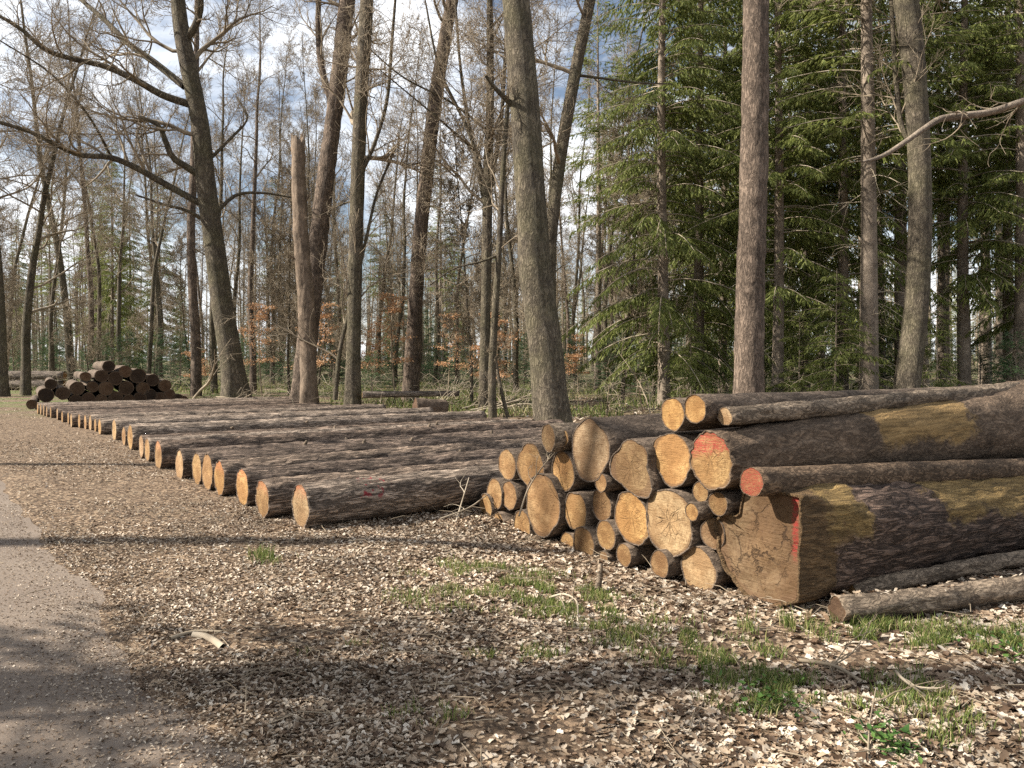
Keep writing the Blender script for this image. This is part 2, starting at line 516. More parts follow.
def ground_mat():
    m, nt, b, out = new_mat('forest_floor')
    tc = nt.nodes.new('ShaderNodeTexCoord')
    n1 = nd(nt, 'ShaderNodeTexNoise', {'Vector': tc.outputs['Object'], 'Scale': 0.5, 'Detail': 5.0})
    vo = nd(nt, 'ShaderNodeTexVoronoi', {'Vector': tc.outputs['Object'], 'Scale': 38.0, 'Randomness': 1.0})
    sc = nd(nt, 'ShaderNodeSeparateColor', {'Color': vo.outputs['Color']})
    n2 = nd(nt, 'ShaderNodeTexNoise', {'Vector': tc.outputs['Object'], 'Scale': 30.0, 'Detail': 6.0, 'Roughness': 0.7})
    col = ramp(nt, sc.outputs[0], [(0.0, (0.045, 0.029, 0.018)), (0.45, (0.14, 0.092, 0.056)), (0.8, (0.30, 0.21, 0.135)), (1.0, (0.44, 0.33, 0.22))])
    col = mixc(nt, ramp(nt, n2.outputs['Fac'], [(0.35, 0.7), (0.6, 0.0)]), col, (0.045, 0.032, 0.022))
    sp = nd(nt, 'ShaderNodeSeparateXYZ', {0: tc.outputs['Object']})
    far = ramp(nt, mth(nt, 'MULTIPLY', sp.outputs[1], 0.01), [(0.20, 0.0), (0.27, 1.0)])
    gm = mth(nt, 'MULTIPLY', far, ramp(nt, n1.outputs['Fac'], [(0.42, 0.0), (0.58, 0.8)]))
    col = mixc(nt, gm, col, (0.10, 0.13, 0.035))
    nt.links.new(col, b.inputs['Base Color'])
    bp = nd(nt, 'ShaderNodeBump', {'Strength': 0.8, 'Distance': 0.03, 'Height': mth(nt, 'ADD', n2.outputs['Fac'], sc.outputs[1])})
    nt.links.new(bp.outputs[0], b.inputs['Normal'])
    b.inputs['Roughness'].default_value = 0.95
    return m


def path_mat():
    m, nt, b, out = new_mat('worn_path')
    tc = nt.nodes.new('ShaderNodeTexCoord')
    n1 = nd(nt, 'ShaderNodeTexNoise', {'Vector': tc.outputs['Object'], 'Scale': 1.1, 'Detail': 5.0, 'Roughness': 0.6})
    n2 = nd(nt, 'ShaderNodeTexNoise', {'Vector': tc.outputs['Object'], 'Scale': 60.0, 'Detail': 5.0, 'Roughness': 0.75})
    n3 = nd(nt, 'ShaderNodeTexVoronoi', {'Vector': tc.outputs['Object'], 'Scale': 95.0})
    col = ramp(nt, n1.outputs['Fac'], [(0.3, (0.140, 0.104, 0.078)), (0.7, (0.195, 0.150, 0.113))])
    col = mixc(nt, ramp(nt, n2.outputs['Fac'], [(0.42, 0.6), (0.6, 0.0)]), col, (0.13, 0.11, 0.092))
    sc = nd(nt, 'ShaderNodeSeparateColor', {'Color': n3.outputs['Color']})
    col = mixc(nt, mth(nt, 'MULTIPLY', ramp(nt, sc.outputs[0], [(0.85, 0.0), (1.0, 1.0)]), 0.22), col, (0.34, 0.29, 0.24))
    nt.links.new(col, b.inputs['Base Color'])
    bp = nd(nt, 'ShaderNodeBump', {'Strength': 0.5, 'Distance': 0.008, 'Height': mth(nt, 'ADD', n2.outputs['Fac'], mth(nt, 'MULTIPLY', n3.outputs['Distance'], 0.5))})
    nt.links.new(bp.outputs[0], b.inputs['Normal'])
    b.inputs['Roughness'].default_value = 0.9
    return m


def patch_bark(name, bark, wood, stops, zlow=-9.0):
    """bark with bare yellow wood where it has come off, along the log (object x)"""
    m = M[bark].copy()
    m.name = name
    nt = m.node_tree
    b = next(n for n in nt.nodes if n.type == 'BSDF_PRINCIPLED')
    lk = b.inputs['Base Color'].links[0]
    col = lk.from_socket
    tc = nt.nodes.new('ShaderNodeTexCoord')
    nz = nd(nt, 'ShaderNodeTexNoise', {'Vector': tc.outputs['Object'], 'Scale': 2.6, 'Detail': 11.0, 'Roughness': 0.72})
    sp = nd(nt, 'ShaderNodeSeparateXYZ', {0: tc.outputs['Object']})
    x = mth(nt, 'ADD', mth(nt, 'MULTIPLY', sp.outputs[0], 0.2), mth(nt, 'MULTIPLY', mth(nt, 'SUBTRACT', nz.outputs['Fac'], 0.5), 0.22))
    k = ramp(nt, x, stops)
    zz = mth(nt, 'ADD', sp.outputs[2], mth(nt, 'MULTIPLY', mth(nt, 'SUBTRACT', nz.outputs['Fac'], 0.5), 0.5))
    k = mth(nt, 'MULTIPLY', k, ramp(nt, mth(nt, 'MULTIPLY', mth(nt, 'SUBTRACT', zz, zlow), 4.0), [(0.32, 0.0), (0.56, 1.0)]))
    gm = nd(nt, 'ShaderNodeMapping', {'Vector': tc.outputs['Object'], 'Scale': (3.0, 38, 38)})
    gn = nd(nt, 'ShaderNodeTexNoise', {'Vector': gm.outputs[0], 'Scale': 1.0, 'Detail': 5.0, 'Roughness': 0.65})
    wc = ramp(nt, gn.outputs['Fac'], [(0.3, tuple(c * 0.3 for c in wood)), (0.6, wood)])
    nt.links.new(mixc(nt, k, col, wc), b.inputs['Base Color'])
    return m


M['row_bark_paint'] = patch_bark('row_bark_paint', 'row_bark', (0.36, 0.03, 0.045), [(0.0, 0.0), (0.095, 0.0), (0.11, 1.0), (0.16, 1.0), (0.175, 0.0), (1.0, 0.0)], 0.16)
_nt = M['row_bark_paint'].node_tree
_b = next(n for n in _nt.nodes if n.type == 'BSDF_PRINCIPLED')
_mx = _b.inputs['Base Color'].links[0].from_node
_tc = _nt.nodes.new('ShaderNodeTexCoord')
_nz = nd(_nt, 'ShaderNodeTexNoise', {'Vector': _tc.outputs['Object'], 'Scale': 16.0, 'Detail': 4.0})
_k = _mx.inputs[0].links[0].from_socket
_nt.links.new(mth(_nt, 'MULTIPLY', _k, ramp(_nt, _nz.outputs['Fac'], [(0.54, 0.0), (0.62, 0.9)])), _mx.inputs[0])

# ------------------------------------------------------------------ ground, path
EDGE_Y = np.array([-8, 0.0, 3.02, 3.63, 4.18, 5.2, 6.2, 7.95, 10.3, 20, 40, 90])
EDGE_X = np.array([5.2, 0.8, -0.98, -1.60, -2.06, -2.80, -3.75, -5.05, -6.75, -14.2, -29, -67])
PATH_W = 4.6


def edge_x(y):
    return np.interp(y, EDGE_Y, EDGE_X)


def in_path(x, y):
    """distance into the path from its nearer edge, negative outside"""
    e = edge_x(y)
    return np.minimum(e - x, x - (e - PATH_W)) * 0.8


def height(x, y):
    d = in_path(x, y)
    h = 0.035 * fbm(xy3(x * 0.55, y * 0.55), 3, 3) + 0.018 * fbm(xy3(x * 2.7, y * 2.7), 2, 5) + 0.018
    du, da = (x - 0.75) * -0.54 + (y - 6.9) * 0.84, (x - 0.75) * 0.84 + (y - 6.9) * 0.54
    h = h - 0.09 * np.exp(-(du / 1.7) ** 4 - (da / 1.3) ** 4)
    w = np.clip((d + 0.12) / 0.3, 0, 1)
    h = h * (1 - w) + (-0.014) * w
    return h


def axis_pts(lo, hi, step, far_lo, far_hi):
    a = list(np.arange(lo, hi, step))
    s, v = step, hi
    while v < far_hi:
        a.append(v)
        s *= 1.18
        v += s
    a.append(far_hi)
    s, v = step, lo
    while v > far_lo:
        s *= 1.18
        v -= s
        a.insert(0, max(v, far_lo))
    return np.array(a)


gx = axis_pts(-11, 9, 0.11, -1500, 1500)
gy = axis_pts(1.5, 14, 0.10, -300, 2200)
XX, YY = np.meshgrid(gx, gy)
ZZ = height(XX, YY)
nx, ny = len(gx), len(gy)
ii = (np.arange(ny - 1)[:, None] * nx + np.arange(nx - 1)[None, :]).ravel()
tag(mk('ground', np.stack([XX, YY, ZZ], -1), np.stack([ii, ii + 1, ii + nx + 1, ii + nx], -1), None, ground_mat()), kind='structure')

py_ = axis_pts(1.0, 16, 0.12, -8, 90)
tt = np.linspace(0, 1, 40)
PX = edge_x(py_)[:, None] + 0.06 - (PATH_W + 0.12) * tt[None, :]
PX = PX + (0.10 * fbm(xy3(PX * 0 + 3.1, py_[:, None] * 2.2 + PX * 0), 3, 9)) * (np.abs(tt - 0.5)[None, :] > 0.49)
PY = np.repeat(py_[:, None], 40, 1)
PZ = 0.002 + 0.006 * fbm(xy3(PX * 1.4, PY * 1.4), 2, 8)
n0, n1 = len(py_), 40
ii = (np.arange(n0 - 1)[:, None] * n1 + np.arange(n1 - 1)[None, :]).ravel()
tag(mk('path', np.stack([PX, PY, PZ], -1), np.stack([ii, ii + n1, ii + n1 + 1, ii + 1], -1), None, path_mat()), kind='structure')

# ------------------------------------------------------------------ logs
TAN = (0.37, 0.243, 0.112)
PALE = (0.42, 0.305, 0.17)
ORANGE = (0.42, 0.262, 0.105)
GREY = (0.23, 0.157, 0.084)
BROWN = (0.285, 0.18, 0.08)


def log_mesh(L, r0, r1, nseg, ns, seed, disp, lump=0.05, shape=None, xpow=1.0, ell=1.0, flare=None):
    t = (np.arange(nseg + 1) / nseg) ** xpow
    x = t * L
    a = np.arange(ns) / ns * 2 * np.pi
    ca, sa = np.cos(a), np.sin(a)
    r = (r0 + (r1 - r0) * t)
    if flare is not None:
        r = r + flare(x)
    R = np.repeat(r[:, None], ns, 1)
    X = np.repeat(x[:, None], ns, 1)
    low = fbm(st3(ca[None, :] * 1.1 + seed, sa[None, :] * 1.1, X * 0.5), 2, seed)
    R = R * (1 + lump * 2 * low)
    if disp > 0:
        q = st3(X * 5.5, ca[None, :] * R * 26, sa[None, :] * R * 26)
        n = fbm(q, 3, seed + 5)
        R = R + disp * (np.clip(n * 2.2, -1, 0.7))
    Yv, Zv = R * ca[None, :] * ell, R * sa[None, :]
    # slow sweep of the stem
    bend = 0.012 * L / 5 * np.sin(t * math.pi)
    Yv = Yv + (bend * math.sin(seed * 1.7))[:, None]
    if shape is not None:
        X, Yv, Zv = shape(X, Yv, Zv, a)
    V = np.stack([X, Yv, Zv], -1)
    return V, a


def cap_arrays(ring, x_in, sgn, seed, rough=0.004, nr=7):
    """a sawn face filling a ring; returns V, quads, tris, uv"""
    c = ring.mean(axis=0)
    rel = ring - c
    rm = np.linalg.norm(rel[:, 1:], axis=1).mean()
    ns = len(ring)
    fr = np.linspace(0.985, 0.12, nr)
    VV = np.concatenate([c + rel * f for f in fr] + [c[None, :]])
    VV[:, 0] += x_in + rough * fbm(np.stack([VV[:, 1] * 9 + seed, VV[:, 2] * 9, VV[:, 0] * 0 + seed], -1), 3, seed) * sgn
    UV = np.concatenate([np.stack([rel[:, 1], rel[:, 2]], -1) * f / rm for f in fr] + [np.zeros((1, 2))])
    i = np.arange(nr - 1)[:, None] * ns
    j = np.arange(ns)[None, :]
    j2 = (j + 1) % ns
    Q = np.stack([i + j, i + ns + j, i + ns + j2, i + j2], -1).reshape(-1, 4)
    b = (nr - 1) * ns
    T = np.stack([b + np.arange(ns), np.full(ns, nr * ns), b + (np.arange(ns) + 1) % ns], -1)
    if sgn < 0:
        Q, T = Q[:, ::-1], T[:, ::-1]
    return VV, Q, T, UV


def make_log(label, centre, r0, r1, L, seed, bark='pile_bark', cut=None, colour=TAN, yaw=0.0, pitch=0.0, nseg=30, ns=32, disp=0.006,
             lump=0.05, shape=None, group=None, ell=1.0, name='log', cat='log', axis=None, back=True, flare=None, xpow=1.0, tintc=None, rough=None):
    a3 = AX if axis is None else axis
    rz = math.atan2(a3[1], a3[0]) + yaw
    root = thing(name, label, cat, (centre[0], centre[1], centre[2] - r0), rz, group)
    root.rotation_euler = (0, -pitch, rz)
    V, a = log_mesh(L, r0, r1, nseg, ns, seed, disp, lump, shape, xpow, ell, flare)
    V[..., 2] += r0
    n = V.shape[0]
    ring0, ring1 = V[0].copy(), V[-1].copy()
    c0, c1 = ring0.mean(0), ring1.mean(0)
    # bark wall plus the lip that shows its thickness at both ends
    lip0 = c0 + (ring0 - c0) * 0.955
    lip0[:, 0] += 0.001
    in0 = lip0.copy(); in0[:, 0] += 0.03
    lip1 = c1 + (ring1 - c1) * 0.955
    in1 = lip1.copy(); in1[:, 0] -= 0.03
    allr = np.concatenate([in0[None], lip0[None], V, lip1[None], in1[None]])
    m = allr.shape[0]
    i = np.arange(m - 1)[:, None] * ns
    j = np.arange(ns)[None, :]
    j2 = (j + 1) % ns
    Q = np.stack([i + j, i + j2, i + ns + j2, i + ns + j], -1).reshape(-1, 4)
    bk = mk('bark', allr.reshape(-1, 3), Q[:, ::-1], None, M[bark], root)
    if tintc:
        bk.color = tintc + (1,)
    ring = c0 + (ring0 - c0) * 0.965
    cv, cq, ct, uv = cap_arrays(ring, 0.004 + (rough or 0.0), -1, seed, rough=(rough or min(0.012, 0.05 * r0)), nr=14 if r0 > 0.12 else 7)
    f = mk('cut_face', cv, cq[:, ::-1], ct[:, ::-1], M['cut_' + str(cut)], root, uv)
    k = 0.88 + 0.24 * random.random()
    f.color = (colour[0] * k, colour[1] * k, colour[2] * k * (0.92 + 0.16 * random.random()), 1)
    if back:
        ring = c1 + (ring1 - c1) * 0.965
        cv, cq, ct, uv = cap_arrays(ring, -0.004, 1, seed + 1, nr=4)
        f2 = mk('cut_face', cv, cq[:, ::-1], ct[:, ::-1], M['cut_None'], root, uv)
        f2.color = f.color
    return root


ORD = ['nearest', 'second', 'third', 'fourth', 'fifth', 'sixth', 'seventh', 'eighth', 'ninth', 'tenth', 'eleventh', 'twelfth', 'thirteenth',
       'fourteenth', 'fifteenth', 'sixteenth', 'seventeenth', 'eighteenth', 'nineteenth', 'twentieth', 'twenty-first', 'twenty-second',
       'twenty-third', 'twenty-fourth', 'twenty-fifth', 'twenty-sixth', 'twenty-seventh']
ROW = [(300, 528, 45), (262, 518, 39), (242, 506.5, 38), (219, 496, 36), (207, 493, 39), (196.5, 487, 34), (179, 480, 31), (158, 471, 31), (147, 462, 24),
       (141, 458, 23), (130, 450, 26), (123.5, 446, 20), (114, 441, 22), (99.5, 435.5, 17), (95, 433, 15), (90, 431.5, 17), (85, 430.5, 16), (79, 429, 16),
       (71, 428, 15), (68, 425.5, 14), (62, 423, 12.5), (57, 420.5, 13), (50.5, 418.5, 12.5), (46.5, 417.5, 12), (43.5, 416.5, 12), (40.5, 415.5, 12), (37.5, 414.5, 12)]
row_note = {0: '', 1: 'pale sawn face', 3: 'orange tinted face',
            4: 'tall narrow pale face', 7: 'thick and dark sided', 10: 'thick and dark sided'}
G_ROW = 'felled pine logs laid side by side in the long row'
B0 = G(300, 528)
prev_t, prev_r = None, 0
for i, (cx, yb, h) in enumerate(ROW):
    Y = F * CH / (yb - HY)
    r = min(0.5 * h * Y / F, 0.235)
    p = G(cx, yb)
    t = float((p - B0) @ UX)
    if prev_t is not None:
        t = max(t, prev_t + (prev_r + r) * 1.06)
    prev_t, prev_r = t, r
    # slide the log along its own axis until its end sits on the right bearing
    k = (cx - CX) / F
    q = B0 + UX * t
    s = (k * q[1] - q[0]) / (AX[0] - k * AX[1])
    s = max(-0.9, min(0.9, s))
    q = q + AX * s
    L = 7.2 + random.uniform(-0.5, 0.6) - s * 0.4
    note = row_note.get(i, 'pale sawn end')
    lab = ('%s log from the near end of the row, %s' % (ORD[i], note)) if i else 'nearest log of the row, red paint flecks on its bark'
    near = i < 9
    lg = make_log(lab, (q[0], q[1], r * 0.96 + 0.005), r, r * random.uniform(0.74, 0.86), L, 100 + i, 'row_bark' if i else 'row_bark_paint', 'tint' if i in (0, 1, 2, 3, 7) else None,
             ORANGE if i in (3, 2) else (TAN if i % 3 else PALE), yaw=random.uniform(-0.012, 0.012), nseg=150 if near else 60, ns=40 if near else 20,
             disp=0.015 if near else 0.012, lump=0.018, group=G_ROW, name='pine_log', back=(i > 3), ell=1.0,
             tintc=[(1.1, 1.06, 1.0), (0.8, 0.72, 0.66), (1.0, 0.92, 0.84), (1.3, 1.26, 1.2), (0.72, 0.66, 0.62)][(i * 2 + i // 3) % 5])
    for k in range([0, 2, 1, 0, 3, 1, 2, 1, 2, 0, 2, 1][i % 12] if i < 14 else 0):
        xx, an = random.uniform(1.2, 5.5), random.uniform(0.3, 2.2)
        rr = r * (1 - 0.2 * xx / L)
        ds = np.array([0.35, -math.cos(an), math.sin(an)])
        o0 = np.array([xx, -math.cos(an) * rr * 0.9, r + math.sin(an) * rr * 0.9])
        tb = Tubes()
        tb.add([tuple(o0), tuple(o0 + ds * 0.035), tuple(o0 + ds * 0.07), tuple(o0 + ds * 0.072)], [0.032, 0.024, 0.02, 0.002], 8)
        tb.build('branch_stub', M['thin_bark'], lg)

# --- the stack in the middle: every sawn end measured on the photograph and set on the stack's front plane
PL0 = np.array([1.32, 5.25, 0]) + PAX * 0.19


def on_plane(px, py, off=0.0):
    o = PL0 - PAX * off
    dx, dz = (px - CX) / F, -(py - HY) / F
    # point (dx*Y, Y, CH+dz*Y); plane: (p-o).AX = 0
    Y = (o @ PAX) / (PAX[0] * dx + PAX[1])
    return np.array([dx * Y, Y, CH + dz * Y]), Y


G_ST = 'logs of the mixed stack in the middle'
Zm = lambda cx, cy, h: (470 + cx / 3.2, 370 + cy / 3.2, h / 3.2)
PILE = [
    # zoom cx, cy, h, colour, cut, length, offset, label
    (118, 302, 98, TAN, None, 4.0, 0.00, 'slim log at the upper left corner of the mixed stack, pale brown end'),
    (192, 308, 148, BROWN, None, 4.4, 0.06, 'mid sized brown ended log above the largest oval end at the stack left side'),
    (78, 397, 96, TAN, None, 4.0, 0.02, 'slim log with tall oval end, directly below the upper left corner log'),
    (125, 402, 92, BROWN, None, 4.0, 0.00, 'slim brown ended log squeezed left of the largest oval end'),
    (50, 440, 84, TAN, None, 3.8, 0.05, 'outermost slim log at the lower left edge of the stack'),
    (106, 462, 48, GREY, None, 3.6, -0.05, 'tiny grey ended pole deep between the left slim logs'),
    (90, 492, 70, BROWN, None, 3.8, 0.04, 'short slim log resting on leaves at the left foot of the stack'),
    (166, 502, 96, BROWN, None, 4.0, 0.06, 'slim dull log standing out low on the left, under the large oval end'),
    (230, 434, 186, TAN, None, 4.5, 0.08, 'large log with a tall oval speckled end on the left side of the stack'),
    (296, 326, 122, ORANGE, None, 4.3, 0.00, 'orange brown ended log just left of the big pale end'),
    (300, 217, 52, TAN, None, 2.6, 0.02, 'thin pole with pale tan end on top, left of the big pale end'),
    (383, 256, 194, PALE, None, 4.6, 0.10, 'big log with the palest cream end at the top of the stack'),
    (418, 360, 58, TAN, None, 3.8, 0.10, 'thin pole poking out below the big pale end'),
    (336, 452, 116, TAN, None, 4.2, 0.03, 'mid sized log with dotted tan end in the stack centre left'),
    (420, 432, 102, BROWN, None, 4.2, 0.02, 'brown log with lumpy notched end right under the thin pole'),
    (515, 470, 166, ORANGE, None, 4.5, 0.06, 'large log with bright orange tan end in the middle of the stack'),
    (432, 528, 92, BROWN, None, 4.2, 0.08, 'round brown ended log left below the bright orange end'),
    (312, 562, 84, BROWN, None, 4.0, 0.00, 'half hidden small log at the foot, left of the cracked brown end'),
    (362, 556, 108, BROWN, None, 4.2, 0.06, 'log with cracked brown end lying on leaves at the foot'),
    (242, 555, 56, GREY, None, 3.8, 0.00, 'dark small log at the foot below the large oval end'),
    (426, 600, 44, GREY, None, 3.8, 0.08, 'nearly buried grey log among leaves at the foot of the stack'),
    (492, 592, 74, BROWN, None, 4.0, 0.10, 'small log with brown side showing, at the foot under the orange end'),
    (606, 622, 84, BROWN, None, 4.2, 0.12, 'small tilted log at the foot left of the lowest pale end'),
    (728, 638, 150, PALE, None, 4.5, 0.02, 'thick pale ended log lowest at the foot beside the giant butt log'),
    (636, 484, 206, PALE, None, 4.6, 0.06, 'large log whose ringed end shows a pale forked crack, right of centre'),
    (645, 286, 168, ORANGE, None, 4.5, 0.02, 'bright yellow orange ended log left of the red painted one'),
    (648, 142, 106, ORANGE, None, 4.4, 0.05, 'left one of the two orange ended logs on the very top'),
    (720, 126, 90, ORANGE, None, 4.4, 0.14, 'right one of the two orange ended logs on the very top'),
    (737, 392, 64, TAN, None, 3.8, 0.00, 'small log with tan end wedged below the red painted end'),
    (708, 455, 56, ORANGE, None, 3.8, 0.16, 'short looking pole sticking out, tan end left of the giant butt log'),
    (792, 428, 76, BROWN, None, 3.8, 0.06, 'small brown ended log touching the giant butt log notch'),
    (776, 525, 100, GREY, None, 4.0, 0.00, 'greyish log half hidden behind the giant butt log'),
]
for i, (zx, zy, zh, colr, cut, L, off, lab) in enumerate(PILE):
    px, py, h = Zm(zx, zy, zh)
    c, Y = on_plane(px, py, off)
    r = 0.5 * h * Y / F * 1.05
    big = h > 40
    make_log(lab, c, r, r * random.uniform(0.84, 0.95), L, 200 + i, 'pile_bark', cut, colr, yaw=random.uniform(-0.03, 0.03), pitch=random.uniform(-0.006, 0.01),
             nseg=46, ns=48 if big else 36, disp=0.006 * min(1, r / 0.15), lump=0.095 if big else 0.06, group=G_ST, back=False, axis=PAX)

# heart shaped, fluted end
px, py, h = Zm(516, 312, 190)
c, Y = on_plane(px, py, 0.10)
rr = 0.5 * h * Y / F


def heart(X, Yv, Zv, a):
    w = np.exp(-X / 0.8)
    f = 1 + w * (0.17 * np.cos(3 * a + 0.5) + 0.10 * np.cos(2 * a - 1.0) + 0.06 * np.cos(5 * a))[None, :]
    return X, Yv * f * 1.02, Zv * f


make_log('fluted grey brown log end, heart shaped, right of the big pale end', c, rr, rr * 0.8, 4.6, 260, 'pile_bark', None, GREY, nseg=46, ns=56, shape=heart, group=G_ST, back=False, axis=PAX)
# dark crooked log on top left, pointing more to the right
c, Y = on_plane(*Zm(250, 215, 92)[:2], 0.12)
make_log('dark grey bark covered log on the top left of the stack', c, 0.5 * 92 / 3.2 * Y / F, 0.11, 3.2, 261, 'thin_bark', None, GREY, yaw=-0.10, group=G_ST, back=False, axis=PAX)
# long red painted log with the swollen dirt covered root end at the right
c, Y = on_plane(*Zm(770, 290, 190)[:2], 0.12)
r31 = 0.5 * 186 / 3.2 * Y / F
M['patch_upper'] = patch_bark('patch_upper', 'pile_bark', (0.31, 0.20, 0.085), [(0.30, 0.0), (0.315, 1.0), (0.55, 1.0), (0.57, 0.0)], 0.08)
fl = lambda x: 0.06 * np.clip((x - 0.2) / 1.6, 0, 1) + 0.13 * np.clip((x - 1.9) / 2.2, 0, 1) ** 1.6
make_log('thick log with red painted end and swollen dirty root end lying on top right', c, r31, r31 * 1.1, 5.2, 262, 'patch_upper', 'top', TAN, yaw=0.0, pitch=0.02,
         nseg=90, ns=64, disp=0.012, lump=0.06, flare=fl, group='large logs at the right of the stack', axis=PAX, tintc=(1.0, 0.95, 0.88))
# thin log with red end above the giant butt
c, Y = on_plane(680 + 208 / 2.953, 370 + 330 / 2.953, 0.20)
make_log('slim log with fully red painted end lying between the two thick logs', c, 0.093, 0.10, 5.0, 263, 'thin_bark', 'full', TAN, yaw=0.0, pitch=-0.05, nseg=80, ns=40, disp=0.005, group='large logs at the right of the stack', axis=PAX,
         tintc=(0.7, 0.62, 0.55))
# thin log on the very top
c, Y = on_plane(725, 417, 0.02)
make_log('slim long log with flaking bark on the very top of the stack', c, 0.066, 0.075, 3.9, 264, 'thin_bark', None, PALE, yaw=0.0, pitch=0.028, nseg=80, ns=32, disp=0.009, group='large logs at the right of the stack', axis=PAX)

# giant butt log
c = np.array([1.645, 5.03, 0.40])
rb = 0.40


def butt(X, Yv, Zv, a):
    w = np.exp(-X / 0.55)
    ca, sa = np.cos(a)[None, :], np.sin(a)[None, :]
    f = 1 + w * (0.05 * np.cos(4 * a) - 0.02 * np.cos(3 * a + 1.0))[None, :]
    n_ = 2 + 0.9 * np.exp(-X / 0.7)
    f = f * (np.abs(ca) ** n_ + np.abs(sa) ** n_) ** (-1 / n_)
    Yv, Zv = Yv * f, Zv * f
    # squared off by the saw: a vertical flat on the near side and a flat top, fading along the log
    lim = -0.27 - 0.20 * np.clip((X - 0.05) / 0.9, 0, 1) + 0.022 * fbm(np.stack([X * 6, Zv * 7, X * 0], -1), 3, 71)
    Yv = np.maximum(Yv, lim)
    lt = 0.36 + 0.10 * np.clip((X - 0.1) / 0.7, 0, 1)
    Zv = np.minimum(Zv, lt)
    # broken notch at the upper far corner
    notch = (Yv > 0.20) & (Zv > 0.13) & (X < 0.45)
    Zv = np.where(notch, 0.13 + (Zv - 0.13) * 0.12 + 0.02 * np.sin(Yv * 40), Zv)
    return X, Yv, Zv


M['butt_wood'] = patch_bark('butt_wood', 'row_bark', (0.20, 0.125, 0.062), [(0.0, 1.0), (0.065, 1.0), (0.075, 0.0), (1.0, 0.0)], -9.0)
M['patch_butt'] = patch_bark('patch_butt', 'butt_wood', (0.34, 0.225, 0.09), [(0.0, 0.0), (0.035, 0.0), (0.05, 1.0), (0.115, 1.0), (0.127, 0.0), (0.29, 0.0), (0.305, 1.0), (1.0, 1.0)], 0.36)
make_log('giant butt log with cracked grey tan face, red stripe and broken upper corner', (c[0], c[1], 0.395), rb, 0.28, 4.6, 265, 'patch_butt', 'stripe', (0.185, 0.125, 0.072), yaw=0.0, pitch=-0.026,
         nseg=130, ns=96, disp=0.016, lump=0.05, shape=butt, rough=0.02, group='large logs at the right of the stack', axis=PAX, tintc=(0.60, 0.50, 0.45))
# two thin barked logs on the ground in front
for k, (pa, pb, r, lab) in enumerate([((836, 622), (1040, 592), 0.078, 'front one of two flaking slim logs on the ground before the giant butt log'),
                                      ((849, 601), (1040, 558), 0.058, 'rear one of two flaking slim logs on the ground, lying against the giant butt log')]):
    A, B = G(pa[0], pa[1] + 3), G(pb[0], pb[1] + 8)
    dr = B - A
    dr[2] = 0
    dr /= np.linalg.norm(dr)
    make_log(lab, (A[0], A[1], r + 0.012 + 0.02 * k), r, r * 1.05, 4.6, 270 + k, 'thin_bark', None, BROWN if k else (0.10, 0.065, 0.04), axis=dr, nseg=110, ns=36, disp=0.011, lump=0.09, group='slim logs on the ground at the right')

# --- the shaded stack at the far end of the row
FA, FU = np.array([-0.53, 0.85, 0]), np.array([0.85, 0.53, 0])
FP = np.array([(42 - CX) / F * 25.0, 25.0, 0])
FAR = [(325, 60, 42, 'log at the very peak of the dark far stack'), (240, 98, 36, 'log jutting alone left of the far stack peak, lit along its side'),
       (385, 78, 44, 'log just right of the far stack peak'), (300, 95, 46, 0), (432, 95, 55, 'thickest log near the top of the dark far stack'),
       (485, 110, 44, 0), (350, 103, 50, 0), (113, 125, 40, 'log lit along its top at the left shoulder of the far stack'), (95, 165, 52, 'log at the lower left corner of the dark far stack'),
       (158, 158, 48, 0), (210, 140, 50, 0), (265, 135, 40, 0), (315, 140, 52, 0), (390, 140, 50, 0), (450, 140, 44, 0), (530, 130, 45, 'log on the right slope of the far stack'),
       (205, 186, 46, 0), (250, 180, 48, 0), (298, 182, 42, 0), (350, 178, 50, 0), (400, 184, 42, 0), (440, 175, 42, 0), (478, 165, 45, 0), (515, 175, 42, 0), (548, 165, 42, 0),
       (578, 178, 36, 0), (600, 184, 30, 'thin log at the right foot of the dark far stack'), (45, 200, 38, 'stray log end beside the track at the foot of the far stack')]
for i, (zx, zy, zd, lab) in enumerate(FAR):
    px, py, d = 20 + zx / 3.657, 350 + zy / 3.657, zd / 3.657
    dx = (px - CX) / F
    Y = (FP @ FA) / (FA[0] * dx + FA[1])
    c = np.array([dx * Y, Y, CH - (py - HY) / F * Y])
    r = 0.5 * d * Y / F
    c[2] = max(c[2], r * 0.9)
    if not lab:
        course = 'upper' if zy < 118 else ('middle' if zy < 160 else 'bottom')
        same = sorted(q[0] for q in FAR if not q[3] and ('upper' if q[1] < 118 else ('middle' if q[1] < 160 else 'bottom')) == course)
        lab = '%s plain dark log from the left in the %s course of the far stack' % (['first', 'second', 'third', 'fourth', 'fifth', 'sixth', 'seventh', 'eighth', 'ninth', 'tenth', 'eleventh', 'twelfth'][same.index(zx)], course)
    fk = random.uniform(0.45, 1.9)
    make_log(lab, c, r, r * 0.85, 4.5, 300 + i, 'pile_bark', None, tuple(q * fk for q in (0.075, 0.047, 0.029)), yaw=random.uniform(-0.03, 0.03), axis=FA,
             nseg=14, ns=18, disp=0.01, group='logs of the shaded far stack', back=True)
# low timber far left behind
for i, (y, z) in enumerate([(40, 0.28), (40.6, 0.30), (40.3, 0.78)]):
    make_log(['lower near log of the distant timber at the left edge', 'lower rear log of the distant timber at the left edge', 'upper log of the distant timber at the left edge'][i],
             (-33 + i * 0.8, y, z), 0.27, 0.22, 9.0 - i * 0.6, 340 + i, 'row_bark', None, TAN, axis=np.array([1.0, 0.05, 0]), nseg=24, ns=18, disp=0.02, group='distant timber at the left edge')
